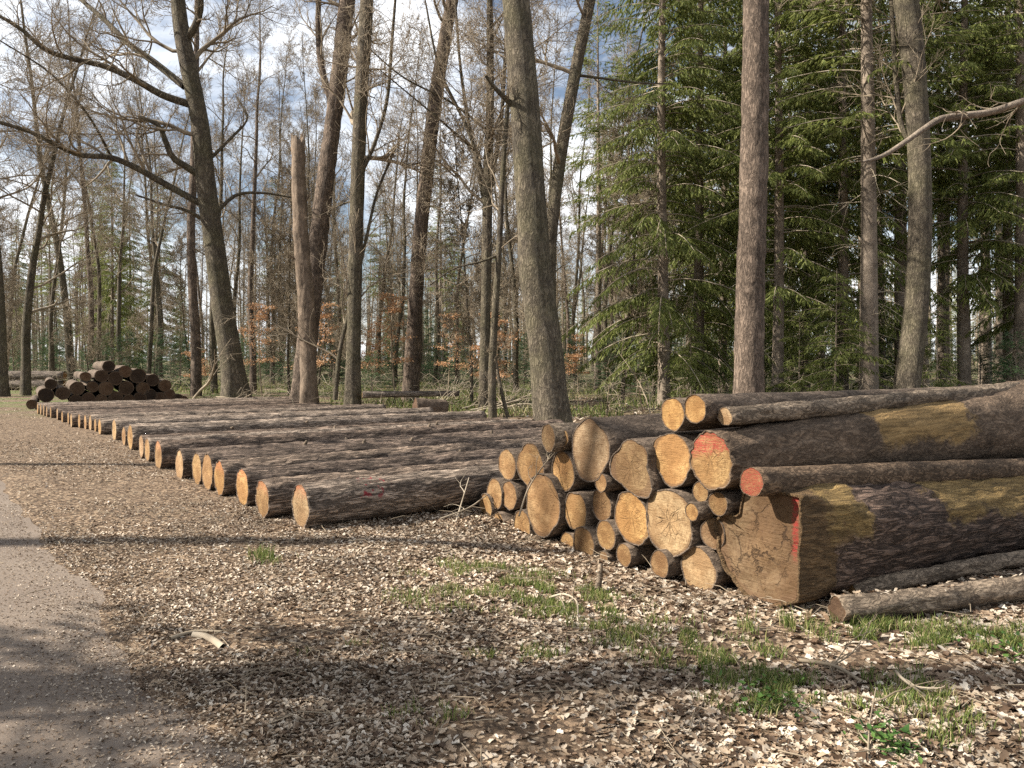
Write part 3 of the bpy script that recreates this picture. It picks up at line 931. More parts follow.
# short pieces behind the row
c = G(405, 420) + AX * 0.3
make_log('short dark log with hollow looking end lying behind the row', (c[0], c[1], 0.30), 0.24, 0.20, 0.9, 350, 'pile_bark', None, (0.12, 0.075, 0.05), axis=np.array([0.9, 0.44, 0]), nseg=24, ns=24, disp=0.025, lump=0.1)
c = G(362, 413)
make_log('slim log with pale end lying across the far part of the row', (c[0], c[1], 0.55), 0.10, 0.09, 3.0, 351, 'row_bark', None, TAN, axis=np.array([0.95, 0.3, 0]), nseg=20, ns=18, disp=0.01)

# ------------------------------------------------------------------ trees
BARE = dict(cnt=(10, 8, 6, 5, 0), wander=0.17, up=0.05, rmin=0.006, max=3)


def resample(pts, rad, step):
    pts, rad = np.asarray(pts, float), np.asarray(rad, float)
    s = np.concatenate([[0], np.cumsum(np.linalg.norm(np.diff(pts, axis=0), axis=1))])
    n = max(6, int(s[-1] / step))
    q = np.linspace(0, s[-1], n)
    # smooth interpolation (Catmull-Rom via cubic Hermite)
    m = np.gradient(pts, s, axis=0)
    i = np.clip(np.searchsorted(s, q, 'right') - 1, 0, len(s) - 2)
    h = (s[i + 1] - s[i])
    t = (q - s[i]) / h
    h00, h10, h01, h11 = 2 * t**3 - 3 * t**2 + 1, t**3 - 2 * t**2 + t, -2 * t**3 + 3 * t**2, t**3 - t**2
    out = h00[:, None] * pts[i] + (h10 * h)[:, None] * m[i] + h01[:, None] * pts[i + 1] + (h11 * h)[:, None] * m[i + 1]
    return out, np.interp(q, s, rad)


def stem(name, pts, rad, mat, parent, ns=24, seed=0, lump=0.04, flare=0.0, step=0.22, disp=0.0, cap=False):
    p, r = resample(pts, rad, step)
    n = len(p)
    z = p[:, 2] - p[0, 2]
    a = np.arange(ns) / ns * 2 * np.pi
    ref = np.array([1.0, 0, 0]) if abs(p[-1, 2] - p[0, 2]) > 0.5 * np.linalg.norm(p[-1] - p[0]) else np.array([0, 0, 1.0])
    T = np.gradient(p, axis=0)
    T /= np.linalg.norm(T, axis=1, keepdims=True)
    N1 = np.cross(T, ref)
    N1 /= np.linalg.norm(N1, axis=1, keepdims=True)
    N2 = np.cross(T, N1)
    R = r[:, None] * (1 + lump * 2 * fbm(st3(np.cos(a)[None, :] * 1.3 + seed, np.sin(a)[None, :] * 1.3, z[:, None] * 0.6), 3, seed))
    if flare:
        w = np.exp(-np.maximum(z, 0) / 0.6)[:, None]
        R = R * (1 + flare * w * (0.55 + 0.45 * np.cos(a * 5 + seed)[None, :]))
    if disp:
        R = R + disp * np.clip(2 * fbm(st3(np.cos(a)[None, :] * r[:, None] * 17, np.sin(a)[None, :] * r[:, None] * 17, z[:, None] * 4), 2, seed + 3), -1, 0.8)
    V = p[:, None, :] + R[..., None] * (np.cos(a)[None, :, None] * N1[:, None, :] + np.sin(a)[None, :, None] * N2[:, None, :])
    if cap:
        # splintered break
        V[-1, :, 2] += r[-1] * (np.random.default_rng(seed).uniform(-0.3, 1.3, ns) + 0.7 * np.cos(a * 2 + 1))
        ce = np.repeat(p[-1][None, None, :], ns, 1) - np.array([0, 0, 0.1])
        V = np.concatenate([V, ce])
        n += 1
    i = np.arange(n - 1)[:, None] * ns
    j = np.arange(ns)[None, :]
    j2 = (j + 1) % ns
    Q = np.stack([i + j, i + j2, i + ns + j2, i + ns + j], -1).reshape(-1, 4)
    return mk(name, V.reshape(-1, 3), Q, None, mat, parent)


def pt_path(px_pts, Y, base, dy=0.0):
    n = len(px_pts)
    out = []
    for i, q in enumerate(px_pts):
        out.append(P(q[0], q[1], Y + dy * i / max(n - 1, 1)) - base)
    return out


def main_tree(name, label, cat, px_pts, Y, mat, top=22.0, limb_z=5.0, nlimb=10, limb_L=4.0, limbs=(), seed=1, flare=0.4, lump=0.035, disp=0.0, twigmat='twig',
              group=None, crown=True, prm=BARE, cap=False, lean=None, limb_up=0.35, limb_mat=None):
    rnd = random.Random(seed)
    base = P(px_pts[0][0], px_pts[0][1], Y)
    base[2] = 0
    pts = [P(q[0], q[1], Y) - base for q in px_pts]
    rad = [q[2] * 0.5 * Y / F for q in px_pts]
    pts[0][2] = -0.1
    if top:
        while pts[-1][2] < top:
            d = pts[-1] - pts[-2]
            d = d / np.linalg.norm(d)
            d = d * 0.7 + np.array([0, 0, 0.35]) + np.array([rnd.uniform(-.08, .08), rnd.uniform(-.08, .08), 0])
            pts.append(pts[-1] + d * 2.0)
            rad.append(max(rad[-1] * (1 - 2.0 / max(top - pts[-2][2] + 2.5, 2.5)), 0.03))
    root = thing(name, label, cat, base, 0, group)
    stem('trunk', pts, rad, mat, root, 28, seed, lump, flare, disp=disp, cap=cap)
    tb = Tubes()
    for li, (lp, w0, w1, dy) in enumerate(limbs):
        q = pt_path(lp, Y, base, dy)
        rr = np.linspace(w0, w1, len(q)) * 0.43 * Y / F
        stem('limb', q, rr, limb_mat or mat, root, 12, seed + li + 3, 0.08, 0, step=0.25)
        ql = [tuple(v) for v in q]
        Ll = float(np.sum(np.linalg.norm(np.diff(np.array(q), axis=0), axis=1)))
        p2 = dict(prm)
        p2['cnt'] = (max(3, int(Ll * 1.7)) if prm['cnt'][0] else 0,) + tuple(prm['cnt'][1:])
        p2['max'] = 3
        children(tb, ql, min(Ll, 5.0), rr[0] * 0.8, 0, rnd, p2)
    if crown:
        allp, allr = resample(pts, rad, 0.5)
        cand = [i for i in range(len(allp)) if allp[i][2] > limb_z]
        for k in range(nlimb):
            i = cand[min(len(cand) - 1, int((k + rnd.random()) / nlimb * len(cand)))]
            az = rnd.uniform(0, 2 * math.pi)
            tz = (allp[i][2] - limb_z) / max(allp[-1][2] - limb_z, 1)
            d = nrm((math.cos(az), math.sin(az), limb_up + 0.8 * tz + rnd.uniform(-0.15, 0.25)))
            grow(tb, tuple(allp[i]), d, limb_L * rnd.uniform(0.6, 1.25) * (1 - 0.45 * tz), max(allr[i] * rnd.uniform(0.22, 0.4), 0.02), 0, rnd, prm)
    if tb.g:
        tag(tb.build('crown', M[twigmat], root), kind='stuff')
    return root


W = M['beech_bark']
Z1 = lambda pts: [(x / 2.953, y / 2.953) for x, y in pts]
# A: the large tree on the left with long limbs over the track
main_tree('broadleaf_tree', 'big leafless tree on the left with long limbs reaching out over the track', 'tree',
          [(237, 403, 27), (232, 365, 22), (223, 310, 20.5), (215, 250, 19.5), (206, 185, 18.5), (199, 118, 17), (190, 74, 17), (182, 34, 15), (178, 0, 14), (174, -60, 12)], 27.5, W, 21, 9.5, 9, 5.0,
          limbs=[(Z1([(567, 310), (480, 281), (400, 236), (310, 196), (200, 170), (140, 150), (60, 85), (0, 48), (-90, 0)]), 9, 3, -3.0),
                 (Z1([(545, 255), (450, 180), (380, 130), (310, 60), (240, 0), (150, -80)]), 9, 4, 2.0),
                 (Z1([(605, 525), (550, 492), (510, 465), (490, 420), (468, 370), (410, 345)]), 9, 4, -0.8),
                 (Z1([(590, 600), (480, 540), (400, 495), (330, 466), (230, 456), (170, 430), (90, 390), (0, 362), (-120, 330)]), 8.5, 3, -4.5),
                 (Z1([(610, 655), (560, 625), (490, 605), (400, 575)]), 5, 2, -1.0),
                 (Z1([(545, 120), (572, 85), (588, 45), (592, 0), (585, -80)]), 9, 7, -0.6),
                 (Z1([(330, 466), (260, 340), (140, 210), (0, 120)]), 3.2, 1.5, -3.0),
                 (Z1([(640, 625), (700, 575), (780, 570), (870, 585)]), 5, 2, 1.0),
                 (Z1([(620, 470), (680, 410), (730, 350), (700, 290)]), 4, 2, 1.0)], seed=11)
# B: broken snag
main_tree('dead_snag', 'broken off bare trunk with splintered top, standing behind the log row', 'dead tree',
          [(309, 412, 19), (308, 370, 16), (306, 300, 15.5), (301, 230, 14.5), (298, 142, 13)], 24.0, M['snag_wood'], None, crown=False, seed=12, flare=0.2, lump=0.07, cap=True, disp=0.025,
          limbs=[([(303, 262), (294, 258), (289, 255)], 3, 1.5, -0.2), ([(300, 205), (307, 199), (311, 192)], 3, 1, -0.2)], prm=dict(BARE, cnt=(0, 0, 0, 0, 0)))
# C: dark reddish trunk leaning right behind the snag
main_tree('pine_tree', 'dark reddish pine leaning right, behind the broken trunk', 'tree',
          [(300, 408, 21), (312, 300, 19), (323, 200, 17), (336, 100, 16), (347, 0, 15), (353, -60, 14)], 26.5, M['pine_bark'], 22, 12, 8, 3.5,
          limbs=[([(334, 110), (322, 70), (318, 30), (320, -20)], 8, 6, 0.5)], seed=13, disp=0.02)
main_tree('broadleaf_tree', 'straight greenish brown tree just right of the leaning reddish pine', 'tree',
          [(352, 410, 17), (354, 330, 14), (357, 200, 14), (361, 100, 14), (367, 0, 13), (371, -60, 12)], 23.5, W, 20, 7, 10, 4.0,
          limbs=[([(358, 180), (372, 150), (385, 110), (392, 40), (396, -10)], 5, 3, -0.6), ([(356, 200), (340, 205), (322, 215)], 2.5, 1.2, 0.4),
                 ([(335, 400), (340, 350), (352, 300), (366, 240), (378, 190), (395, 150)], 6, 2.5, 0.3)], seed=14, flare=0.25)
main_tree('pine_tree', 'slim reddish pine leaning right, in the gap left of the central tree', 'tree',
          [(410, 402, 17), (414, 330, 15), (419, 250, 14), (427, 170, 13.5), (438, 80, 13), (452, 0, 12), (462, -60, 11)], 29.0, M['pine_bark'], 23, 13, 8, 3.5, seed=15, disp=0.02, flare=0.15)
# F: pale forked pair in the centre left
main_tree('broadleaf_tree', 'pale slender tree splitting into many upright stems, left of the central tree', 'tree',
          [(484, 414, 11), (485, 340, 10), (487, 240, 10), (488, 170, 10), (490, 110, 8), (490, 30, 7), (489, -40, 5)], 23.0, W, 19, 5.5, 16, 3.6,
          limbs=[([(487, 215), (474, 150), (462, 80), (455, 0)], 5, 3, 0.4), ([(487, 190), (468, 130), (440, 70), (425, 0)], 5, 2, -0.3), ([(488, 200), (500, 130), (505, 60), (508, -20)], 6, 3, 0.5),
                 ([(486, 130), (455, 105), (400, 75), (360, 40)], 3, 1.5, -0.8), ([(480, 155), (440, 120), (380, 70)], 3.5, 1.2, -1.0)], seed=16, flare=0.2, limb_up=0.7)
main_tree('broadleaf_tree', 'thin crooked tree with a low fork, right beside the pale slender tree', 'tree',
          [(493, 420, 9), (492, 380, 8), (494, 330, 7), (499, 250, 6), (503, 170, 5), (508, 100, 4)], 21.0, W, 14, 4, 12, 2.8,
          limbs=[([(508, 418), (500, 385), (494, 350)], 5, 4, 0.4), ([(498, 255), (480, 262), (455, 268), (430, 285)], 3, 1.5, -0.5)], seed=17, flare=0.1)
# G: central tree
main_tree('broadleaf_tree', 'thick grey green tree with a lumpy trunk, in the centre behind the stack', 'tree',
          [(556, 432, 40), (550, 395, 35), (546, 350, 33), (539, 300, 32.5), (535, 270, 33), (533, 230, 31), (529, 170, 30), (524, 100, 29), (519, 40, 28), (516, 0, 27), (510, -60, 25)], 16.8, W, 20, 11, 9, 4.0,
          limbs=[([(515, 108), (505, 98), (495, 88), (486, 76)], 7, 4, -0.5)], seed=18, flare=0.12, lump=0.045)
main_tree('broadleaf_tree', 'slim tree leaning right, rising from behind the central thick trunk', 'tree',
          [(552, 412, 15), (550, 330, 13), (551, 240, 12.5), (560, 160, 12), (573, 85, 12), (590, 0, 11), (600, -50, 10)], 22.0, W, 20, 7, 8, 3.6,
          limbs=[([(576, 75), (600, 78), (640, 83), (672, 84)], 3.5, 1.5, 0.3)], seed=19, flare=0.2)
# I, J: tall trunks before the conifers
main_tree('pine_tree', 'massive straight pine trunk with rough red brown bark behind the stack', 'tree',
          [(748, 420, 33), (749, 380, 29), (750, 300, 28), (753, 200, 27), (755, 100, 26), (756, 0, 24), (757, -60, 23)], 20.0, M['pine_bark'], 24, 14, 7, 3.5, seed=20, disp=0.025, flare=0.15, lump=0.025)
main_tree('broadleaf_tree', 'smooth grey trunk with a gentle curve at the right, left of the arching branch tip', 'tree',
          [(904, 415, 27), (907, 385, 24), (914, 330, 23), (919, 260, 22), (920, 190, 21), (917, 110, 21), (911, 40, 22), (906, 0, 23), (902, -60, 21)], 22.4, W, 21, 10.5, 8, 4.2,
          limbs=[([(914, 150), (903, 130), (897, 90), (893, 30), (890, -30)], 6, 5, 0.5)], seed=21, flare=0.2)


LAND = [(-400, 'the left edge'), (0, 'the left edge'), (225, 'the big left tree'), (303, 'the broken trunk'), (357, 'the greenish brown tree'), (420, 'the slim leaning pine'),
        (487, 'the pale slender tree'), (538, 'the central thick trunk'), (751, 'the massive pine'), (914, 'the smooth grey trunk'), (1024, 'the right edge'), (2000, 'the right edge')]


def where(px):
    for (a, la), (b, lb) in zip(LAND, LAND[1:]):
        if a <= px < b:
            return ('beyond ' + la) if la == lb else 'between %s and %s' % (la, lb)
    return 'beyond the edge'


# conifer prototypes ------------------------------------------------
def conifer(name, label, cat, H, base_z, Lmax, seed, mat, bark, nb=5, step=0.42, blades=15, droop=0.5, r0=None, bl_len=0.19, dead=True, dens=1.0):
    rnd = random.Random(seed)
    rg = np.random.default_rng(seed)
    root = thing(name, label, cat)
    r0 = r0 or H * 0.0085
    zs = np.linspace(-0.1, H, 14)
    pts = [np.array([0.05 * math.sin(z * 0.3 + seed), 0.05 * math.cos(z * 0.25 + seed), z]) for z in zs]
    rad = [max(r0 * (1 - 0.93 * max(z, 0) / H), 0.012) for z in zs]
    stem('trunk', pts, rad, bark, root, 14, seed, 0.03, 0.2, step=0.6)
    tb = Tubes()
    A, D, LN = [], [], []          # blades: position, direction, length
    z = base_z
    while z < H - 0.25:
        tz = (z - base_z) / (H - base_z)
        L0 = Lmax * (1 - tz) ** 0.75 * (0.55 + 0.45 * min(1, tz * 6 + 0.35)) + 0.15
        for k in range(nb):
            if rnd.random() > 0.78:
                continue
            az = rnd.uniform(0, 2 * math.pi)
            L = L0 * rnd.uniform(0.6, 1.15)
            n = 7
            pz, px, q, rads = z + rnd.uniform(-0.2, 0.2), 0.0, [], []
            el = 0.25 + 0.5 * tz - droop * 0.3
            ca, sa = math.cos(az), math.sin(az)
            for i in range(n):
                q.append((ca * px, sa * px, pz))
                rads.append(max(0.016 * L / 2 * (1 - i / n) + 0.004, 0.004))
                px += L / (n - 1) * math.cos(el)
                pz += L / (n - 1) * math.sin(el)
                el -= droop * 0.22 - (0.16 * i / n)
            tb.add(q, rads, 3)
            nbl = max(3, int(L * 7.5 * dens))
            for b in range(nbl):
                t = 0.18 + 0.82 * (b + rnd.random()) / nbl
                p, d = along(q, min(t, 0.999))
                sgn = -1 if b % 2 else 1
                ll = (0.16 + 0.26 * min(L, 2.6) * (1 - t) + 0.1 * rnd.random())
                sd = nrm((d[0] * 0.75 - sgn * sa * 0.8, d[1] * 0.75 + sgn * ca * 0.8, d[2] - droop * rnd.uniform(0.2, 1.0)))
                m = max(2, int(blades * ll / 0.45))
                for j in range(m):
                    u = (j + 0.3 + 0.5 * rnd.random()) / m
                    A.append((p[0] + sd[0] * ll * u, p[1] + sd[1] * ll * u, p[2] + sd[2] * ll * u - 0.12 * droop * u * u * ll))
                    D.append(sd)
                    LN.append(bl_len * rnd.uniform(0.7, 1.3))
        z += step * rnd.uniform(0.8, 1.2) * (1 - 0.35 * tz)
    A, D, LN = np.array(A), np.array(D), np.array(LN)
    m = len(A)
    D = D + rg.normal(0, 0.36, (m, 3)) + np.array([0, 0, -0.75 * droop])
    D /= np.linalg.norm(D, axis=1, keepdims=True)
    Nn = np.cross(D, rg.normal(0, 1, (m, 3)) + np.array([0, 0, 1.2]))
    Nn /= np.linalg.norm(Nn, axis=1, keepdims=True)
    wd = LN * 0.10
    V = np.stack([A, A + D * (LN * 0.45)[:, None] + Nn * wd[:, None], A + D * LN[:, None], A + D * (LN * 0.45)[:, None] - Nn * wd[:, None]], 1).reshape(-1, 3)
    Q = np.arange(m * 4).reshape(-1, 4)
    tag(mk('crown', V, Q, None, mat, root, smooth=False), kind='stuff')
    if dead:
        for i in range(int(base_z * 3.2)):
            zz = rnd.uniform(0.6, base_z + 2)
            az = rnd.uniform(0, 2 * math.pi)
            prm = dict(cnt=(4, 3, 0, 0), wander=0.13, up=-0.04, rmin=0.005, max=1)
            grow(tb, (0, 0, zz), nrm((math.cos(az), math.sin(az), rnd.uniform(-0.4, 0.2))), rnd.uniform(0.6, 2.0), 0.014, 0, rnd, prm)
    tag(tb.build('branches', M['dead_twig'] if dead else M['twig'], root), kind='stuff')
    return root


SB = M['spruce_bark']
protos = [conifer('spruce_tree', 'p', 'tree', 25, 4.0, 3.6, 41, M['needles'], SB, droop=0.75),
          conifer('spruce_tree', 'p', 'tree', 27, 1.6, 4.1, 42, M['needles'], SB, droop=0.85),
          conifer('spruce_tree', 'p', 'tree', 23, 7.0, 2.9, 43, M['needles'], SB, droop=0.6, dens=0.8, r0=0.26),
          conifer('spruce_tree', 'p', 'tree', 22, 9.0, 2.6, 44, M['needles'], SB, droop=0.45, dens=0.7)]
used = [False] * 4
CONIF = [
    # px, depth, proto, scale, label
    (663, 27.0, 1, 0.95, 'bushy spruce with branches to the ground at the left edge of the conifers'),
    (700, 30.0, 1, 1.00, 'dense spruce standing left of the massive pine trunk'),
    (724, 34.5, 0, 1.00, 'spruce with a thin pale stem close left of the massive pine trunk'),
    (778, 27.0, 0, 0.98, 'spruce with a dark leaning stem just right of the massive pine trunk'),
    (806, 31.0, 0, 0.90, 'spruce with a thin pale patchy stem between the two big trunks'),
    (842, 28.5, 1, 0.95, 'drooping pale green spruce between the two big trunks'),
    (867, 24.5, 2, 1.15, 'spruce with a stout sunlit stem left of the smooth grey trunk'),
    (901, 29.0, 2, 1.10, 'tall spruce with a light flaky stem close behind the smooth grey trunk'),
    (964, 28.0, 0, 1.05, 'spruce with a sunlit brown stem right of the smooth grey trunk'),
    (940, 33, 3, 1.05, 'slim pale stemmed spruce deep between the smooth grey trunk and the right edge'), (986, 34, 3, 1.0, 'slim pale stemmed spruce left of the grey stem near the right edge'), (1000, 38, 3, 1.1, None), (820, 36, 3, 1.0, None), (880, 33, 3, 1.0, None),
    (1008, 31.5, 0, 1.02, 'spruce with a grey stem near the right edge'),
    (1020, 27.0, 2, 1.00, 'spruce with a pale stem cut by the right edge'),
    (947, 35.0, 3, 1.00, None), (985, 39.0, 2, 1.0, None), (1050, 34.0, 3, 1.1, None), (880, 38.0, 3, 1.05, None), (820, 41.0, 0, 1.0, None), (760, 40.0, 1, 1.0, None),
    (690, 42.0, 0, 1.0, None), (655, 47.0, 3, 1.0, None), (1085, 27.0, 1, 1.0, None), (925, 45.0, 3, 1.1, None), (860, 50.0, 1, 1.05, None), (1010, 48.0, 3, 1.1, None),
    (740, 52.0, 1, 1.05, None), (790, 57.0, 1, 1.1, None), (1060, 52.0, 0, 1.1, None),
    (598, 40.0, 3, 1.00, 'open thin spruce against the sky right of the central tree'),
    (628, 44.0, 3, 0.95, 'open thin spruce nearest to the dense conifers on their left'),
    (112, 62.0, 0, 0.78, 'distant spruce far left, right of the forked trunk'), (92, 66.0, 3, 0.85, 'distant spruce at the far left behind the dark stack'),
    (160, 68.0, 0, 0.75, 'distant spruce behind the right slope of the dark stack'),
    (130, 75.0, 1, 0.72, 'distant bushy spruce above the dark stack peak'), (50, 74.0, 3, 0.9, None), (440, 70.0, 3, 0.9, None), (380, 78.0, 3, 0.9, None), (275, 76.0, 3, 0.9, None),
]


def place(pr, i, loc, rz, sc, label, group, usedl, tilt=(0, 0)):
    if not usedl[i]:
        usedl[i] = True
        o = pr[i]
        o.location = tuple(float(v) for v in loc)
        o.rotation_euler = (tilt[0], tilt[1], rz)
        o.scale = (sc, sc, sc)
        o['label'] = label
        o['group'] = group
        return o
    return dup(pr[i], loc, rz, sc, label, group, tilt)


for px, Y, k, sc, lab in CONIF:
    x = (px - CX) / F * Y
    place(protos, k, (x, Y, 0), random.uniform(0, 6.28), sc, lab or 'tall dark spruce set back %s' % where(px), 'spruces of the wood', used)

rq = random.Random(12)
for k in range(130):
    Y = rq.uniform(95, 190)
    px = rq.uniform(-250, 720) if k < 80 else rq.uniform(680, 1270)
    place(protos, rq.choice([0, 1, 1, 3]), ((px - CX) / F * Y, Y, 0), rq.uniform(0, 6.28), rq.uniform(0.45, 0.85), 'far spruce deep in the wood %s' % where(px), 'spruces of the wood', used)

yp = [conifer('young_spruce', 'p', 'young spruce', 3.2, 0.15, 1.3, 51, M['young_needles'], SB, nb=6, step=0.22, droop=0.25, r0=0.04, bl_len=0.12, dead=False, dens=1.2),
      conifer('young_spruce', 'p', 'young spruce', 4.6, 0.2, 1.6, 52, M['young_needles'], SB, nb=6, step=0.28, droop=0.3, r0=0.05, bl_len=0.13, dead=False, dens=1.1),
      conifer('young_fir', 'p', 'young fir', 5.5, 0.5, 2.1, 53, M['needles'], SB, nb=5, step=0.34, droop=0.7, r0=0.05, bl_len=0.15, dead=False, dens=1.2)]
yu = [False] * 3
YEX = [(rq.uniform(-40, 1080), rq.uniform(50, 105), rq.choice([0, 1, 1]), rq.uniform(0.7, 1.3), None) for k in range(105)]
for px, Y, k, sc, lab in YEX + [(126, 42, 0, 1.0, 'young dark green spruce behind the peak of the far stack'), (180, 41, 1, 0.7, 'young dark green spruce left of the big left tree'),
                          (95, 46, 0, 0.9, None), (155, 47, 1, 0.8, None), (372, 31, 0, 0.62, 'small light green sapling spruce between the reddish pine and straight tree'),
                          (395, 44, 1, 0.6, None), (440, 46, 0, 0.9, None), (470, 42, 1, 0.55, None), (525, 44, 1, 0.7, None), (575, 46, 0, 1.0, None),
                          (607, 37, 1, 0.62, 'bushy young spruce right of the central tree'), (640, 33, 1, 0.6, None), (625, 42, 1, 0.8, None), (665, 36, 0, 0.9, None), (715, 29, 0, 0.7, None),
                          (836, 23.5, 2, 0.80, 'low spreading young fir lit green, behind the slim top log'), (800, 26, 2, 0.6, None), (938, 25.5, 2, 0.62, 'young fir just right of the smooth grey trunk'),
                          (980, 29, 1, 0.6, None), (765, 31, 1, 0.6, None), (690, 25.5, 2, 0.55, None), (285, 47, 1, 0.6, None), (245, 50, 0, 1.0, None), (330, 52, 1, 0.7, None), (60, 55, 1, 0.8, None), (20, 58, 1, 0.8, None),
                          (880, 30, 0, 0.9, None), (860, 27, 2, 0.7, None), (1015, 25, 0, 0.8, None), (500, 55, 1, 0.9, None), (350, 60, 1, 0.9, None), (420, 58, 1, 0.9, None), (550, 60, 1, 1.0, None),
                          (460, 66, 1, 1.0, None), (300, 64, 1, 1.0, None), (210, 60, 1, 1.0, None)]:
    x = (px - CX) / F * Y
    place(yp, k, (x, Y, 0), random.uniform(0, 6.28), sc, lab or (('distant young spruce, %s' if Y > 45 else 'young dark green spruce, %s') if k < 2 else 'young drooping fir %s') % where(px),
          'young conifers of the undergrowth', yu)


# leafless background trees ------------------------------------------
def bare_proto(H, r0, limb_z, nl, Ll, seed, fork=False, cnt=(8, 7, 5, 0), up=0.5, bark=None):
    rnd = random.Random(seed)
    root = thing('broadleaf_tree', 'p', 'tree')
    pts, p, d = [], np.array([0, 0, -0.1]), np.array([0, 0, 1.0])
    n = 12
    for i in range(n + 1):
        pts.append(p.copy())
        d = d + np.array([rnd.gauss(0, 0.05), rnd.gauss(0, 0.05), 0.05])
        d /= np.linalg.norm(d)
        p = p + d * H / n
    rad = [max(r0 * (1 - 0.92 * i / n), 0.02) for i in range(n + 1)]
    stem('trunk', pts, rad, bark or W, root, 12, seed, 0.05, 0.25, step=0.6)
    tb = Tubes()
    prm = dict(cnt=cnt, wander=0.17, up=0.06, rmin=0.008, max=3)
    tl = [tuple(q) for q in pts]
    for k in range(nl):
        t = limb_z / H + (1 - limb_z / H) * (k + rnd.random()) / nl
        q, dd = along(tl, min(t, 0.995))
        az = rnd.uniform(0, 6.283)
        tz = (t - limb_z / H) / (1 - limb_z / H)
        v = nrm((math.cos(az), math.sin(az), up + 0.7 * tz + rnd.uniform(-.2, .2)))
        L = Ll * rnd.uniform(0.6, 1.2) * (1 - 0.5 * tz)
        grow(tb, q, v, L, max(r0 * (1 - t) * rnd.uniform(0.35, 0.6), 0.02), 0, rnd, prm)
    tag(tb.build('crown', M['twig'], root), kind='stuff')
    return root


bp = [bare_proto(22, 0.19, 6.0, 17, 4.2, 61), bare_proto(24, 0.16, 9.0, 15, 3.6, 62, up=0.8), bare_proto(19, 0.22, 3.5, 18, 4.8, 63, up=0.3),
      bare_proto(21, 0.13, 4.0, 22, 2.8, 64, up=0.4), bare_proto(26, 0.2, 12.0, 13, 3.6, 65, up=0.7, bark=M['pine_bark'])]
bp.append(bare_proto(9, 0.06, 1.2, 26, 2.3, 66, up=0.35, cnt=(8, 7, 6, 0)))
bp.append(bare_proto(12, 0.08, 2.0, 26, 2.8, 67, up=0.5, cnt=(8, 7, 6, 0)))
bu = [False] * 7
MID = [(4, 33, 2, 1.0, 'dark trunked tree cut by the left edge'), (26, 34, 2, 0.95, 'dark forking tree close to the left edge'),
       (73, 44, 0, 1.2, 'grey tree standing behind the left end of the far stack'), (52, 50, 1, 1.0, None), (148, 46, 1, 0.9, 'slim tree rising behind the dark stack peak'), (160, 50, 1, 1.0, None),
       (196, 34, 4, 1.15, 'dark thick pine trunk just left of the big left tree'), (214, 37, 0, 0.85, 'pale lichen spotted tree touching the big left tree'),
       (253, 38, 4, 0.85, 'slim reddish pine right of the big left tree'), (272, 52, 1, 1.0, None), (232, 55, 0, 1.0, None), (377, 50, 0, 0.9, None), (394, 44, 3, 1.0, None),
       (435, 46, 1, 0.85, 'slim straight tree right of the slim leaning pine'), (457, 52, 1, 0.9, None), (516, 38, 0, 0.8, 'tree half hidden left behind the central thick trunk'), (597, 52, 4, 0.9, None), (575, 56, 1, 1.0, None),
       (612, 60, 4, 0.9, None), (640, 54, 1, 1.0, None), (560, 42, 3, 1.0, None), (120, 56, 0, 1.0, None), (98, 52, 1, 1.0, None), (300, 44, 3, 0.95, None), (335, 48, 1, 1.0, None), (5, 52, 1, 1.0, None), (-12, 42, 0, 1.0, None)]
rnd = random.Random(5)
cell = []
for k in range(66):
    for tr in range(30):
        Y = 46 + 62 * rnd.random() ** 0.8
        px = rnd.uniform(-25, 700) if k < 58 else rnd.uniform(700, 1150)
        x = (px - CX) / F * Y
        if all((x - a) ** 2 + (Y - b) ** 2 > 4.0 for a, b in cell):
            break
    cell.append((x, Y))
    MID.append((px, Y, rnd.choice([0, 0, 1, 1, 1, 3, 3, 4, 2]), rnd.uniform(0.75, 1.15), None))
for k in range(26):
    Y = rnd.uniform(27, 60)
    px = rnd.uniform(-20, 660)
    if Y < 33 and px < 300:
        continue
    MID.append((px, Y, rnd.choice([5, 6]), rnd.uniform(0.7, 1.15), 'u'))
KIND = ['grey leafless tree', 'slim leafless tree', 'wide leafless tree', 'twiggy thin tree', 'tall reddish pine', 'bushy bare small tree', 'bare understorey tree']


cnt = {}
out = []
for px, Y, k, sc, lab in sorted(MID, key=lambda q: q[1]):
    if lab is None or lab == 'u':
        key = (KIND[k], where(px))
        cnt[key] = cnt.get(key, 0) + 1
        lab = '%s %s %s' % (['nearest', 'second', 'third', 'fourth', 'fifth', 'sixth', 'seventh', 'eighth', 'ninth', 'tenth', 'eleventh', 'twelfth'][min(cnt[key] - 1, 11)], KIND[k], where(px))
    out.append((px, Y, k, sc, lab))
MID = out
for px, Y, k, sc, lab in MID:
    x = (px - CX) / F * Y
    place(bp, k, (x, Y, 0), rnd.uniform(0, 6.28), sc, lab or 'leafless tree deep in the background wood', 'leafless trees of the background wood', bu, (rnd.gauss(0, 0.03), rnd.gauss(0, 0.03)))

# trees on the sunny side of the track, left of the view, whose shade falls over the path
SH = -np.array([SUN_H[0], SUN_H[1]])
for (x0, y0, dist, k, sc) in [(-2.8, 5.3, 12, 4, 1.25), (-2.4, 4.0, 10, 4, 1.5), (-8.5, 13.2, 12, 4, 1.0), (-3.0, 8.6, 15, 4, 1.1), (0, 2.9, 15, 4, 1.3)]:
    x, y = x0 - SH[0] * dist, y0 - SH[1] * dist
    place(bp, k, (x, y, 0), rnd.uniform(-0.4, 0.4), sc, 'leafless tree on the sunny side of the track', 'trees left of the track', bu, (math.radians(9), 0))

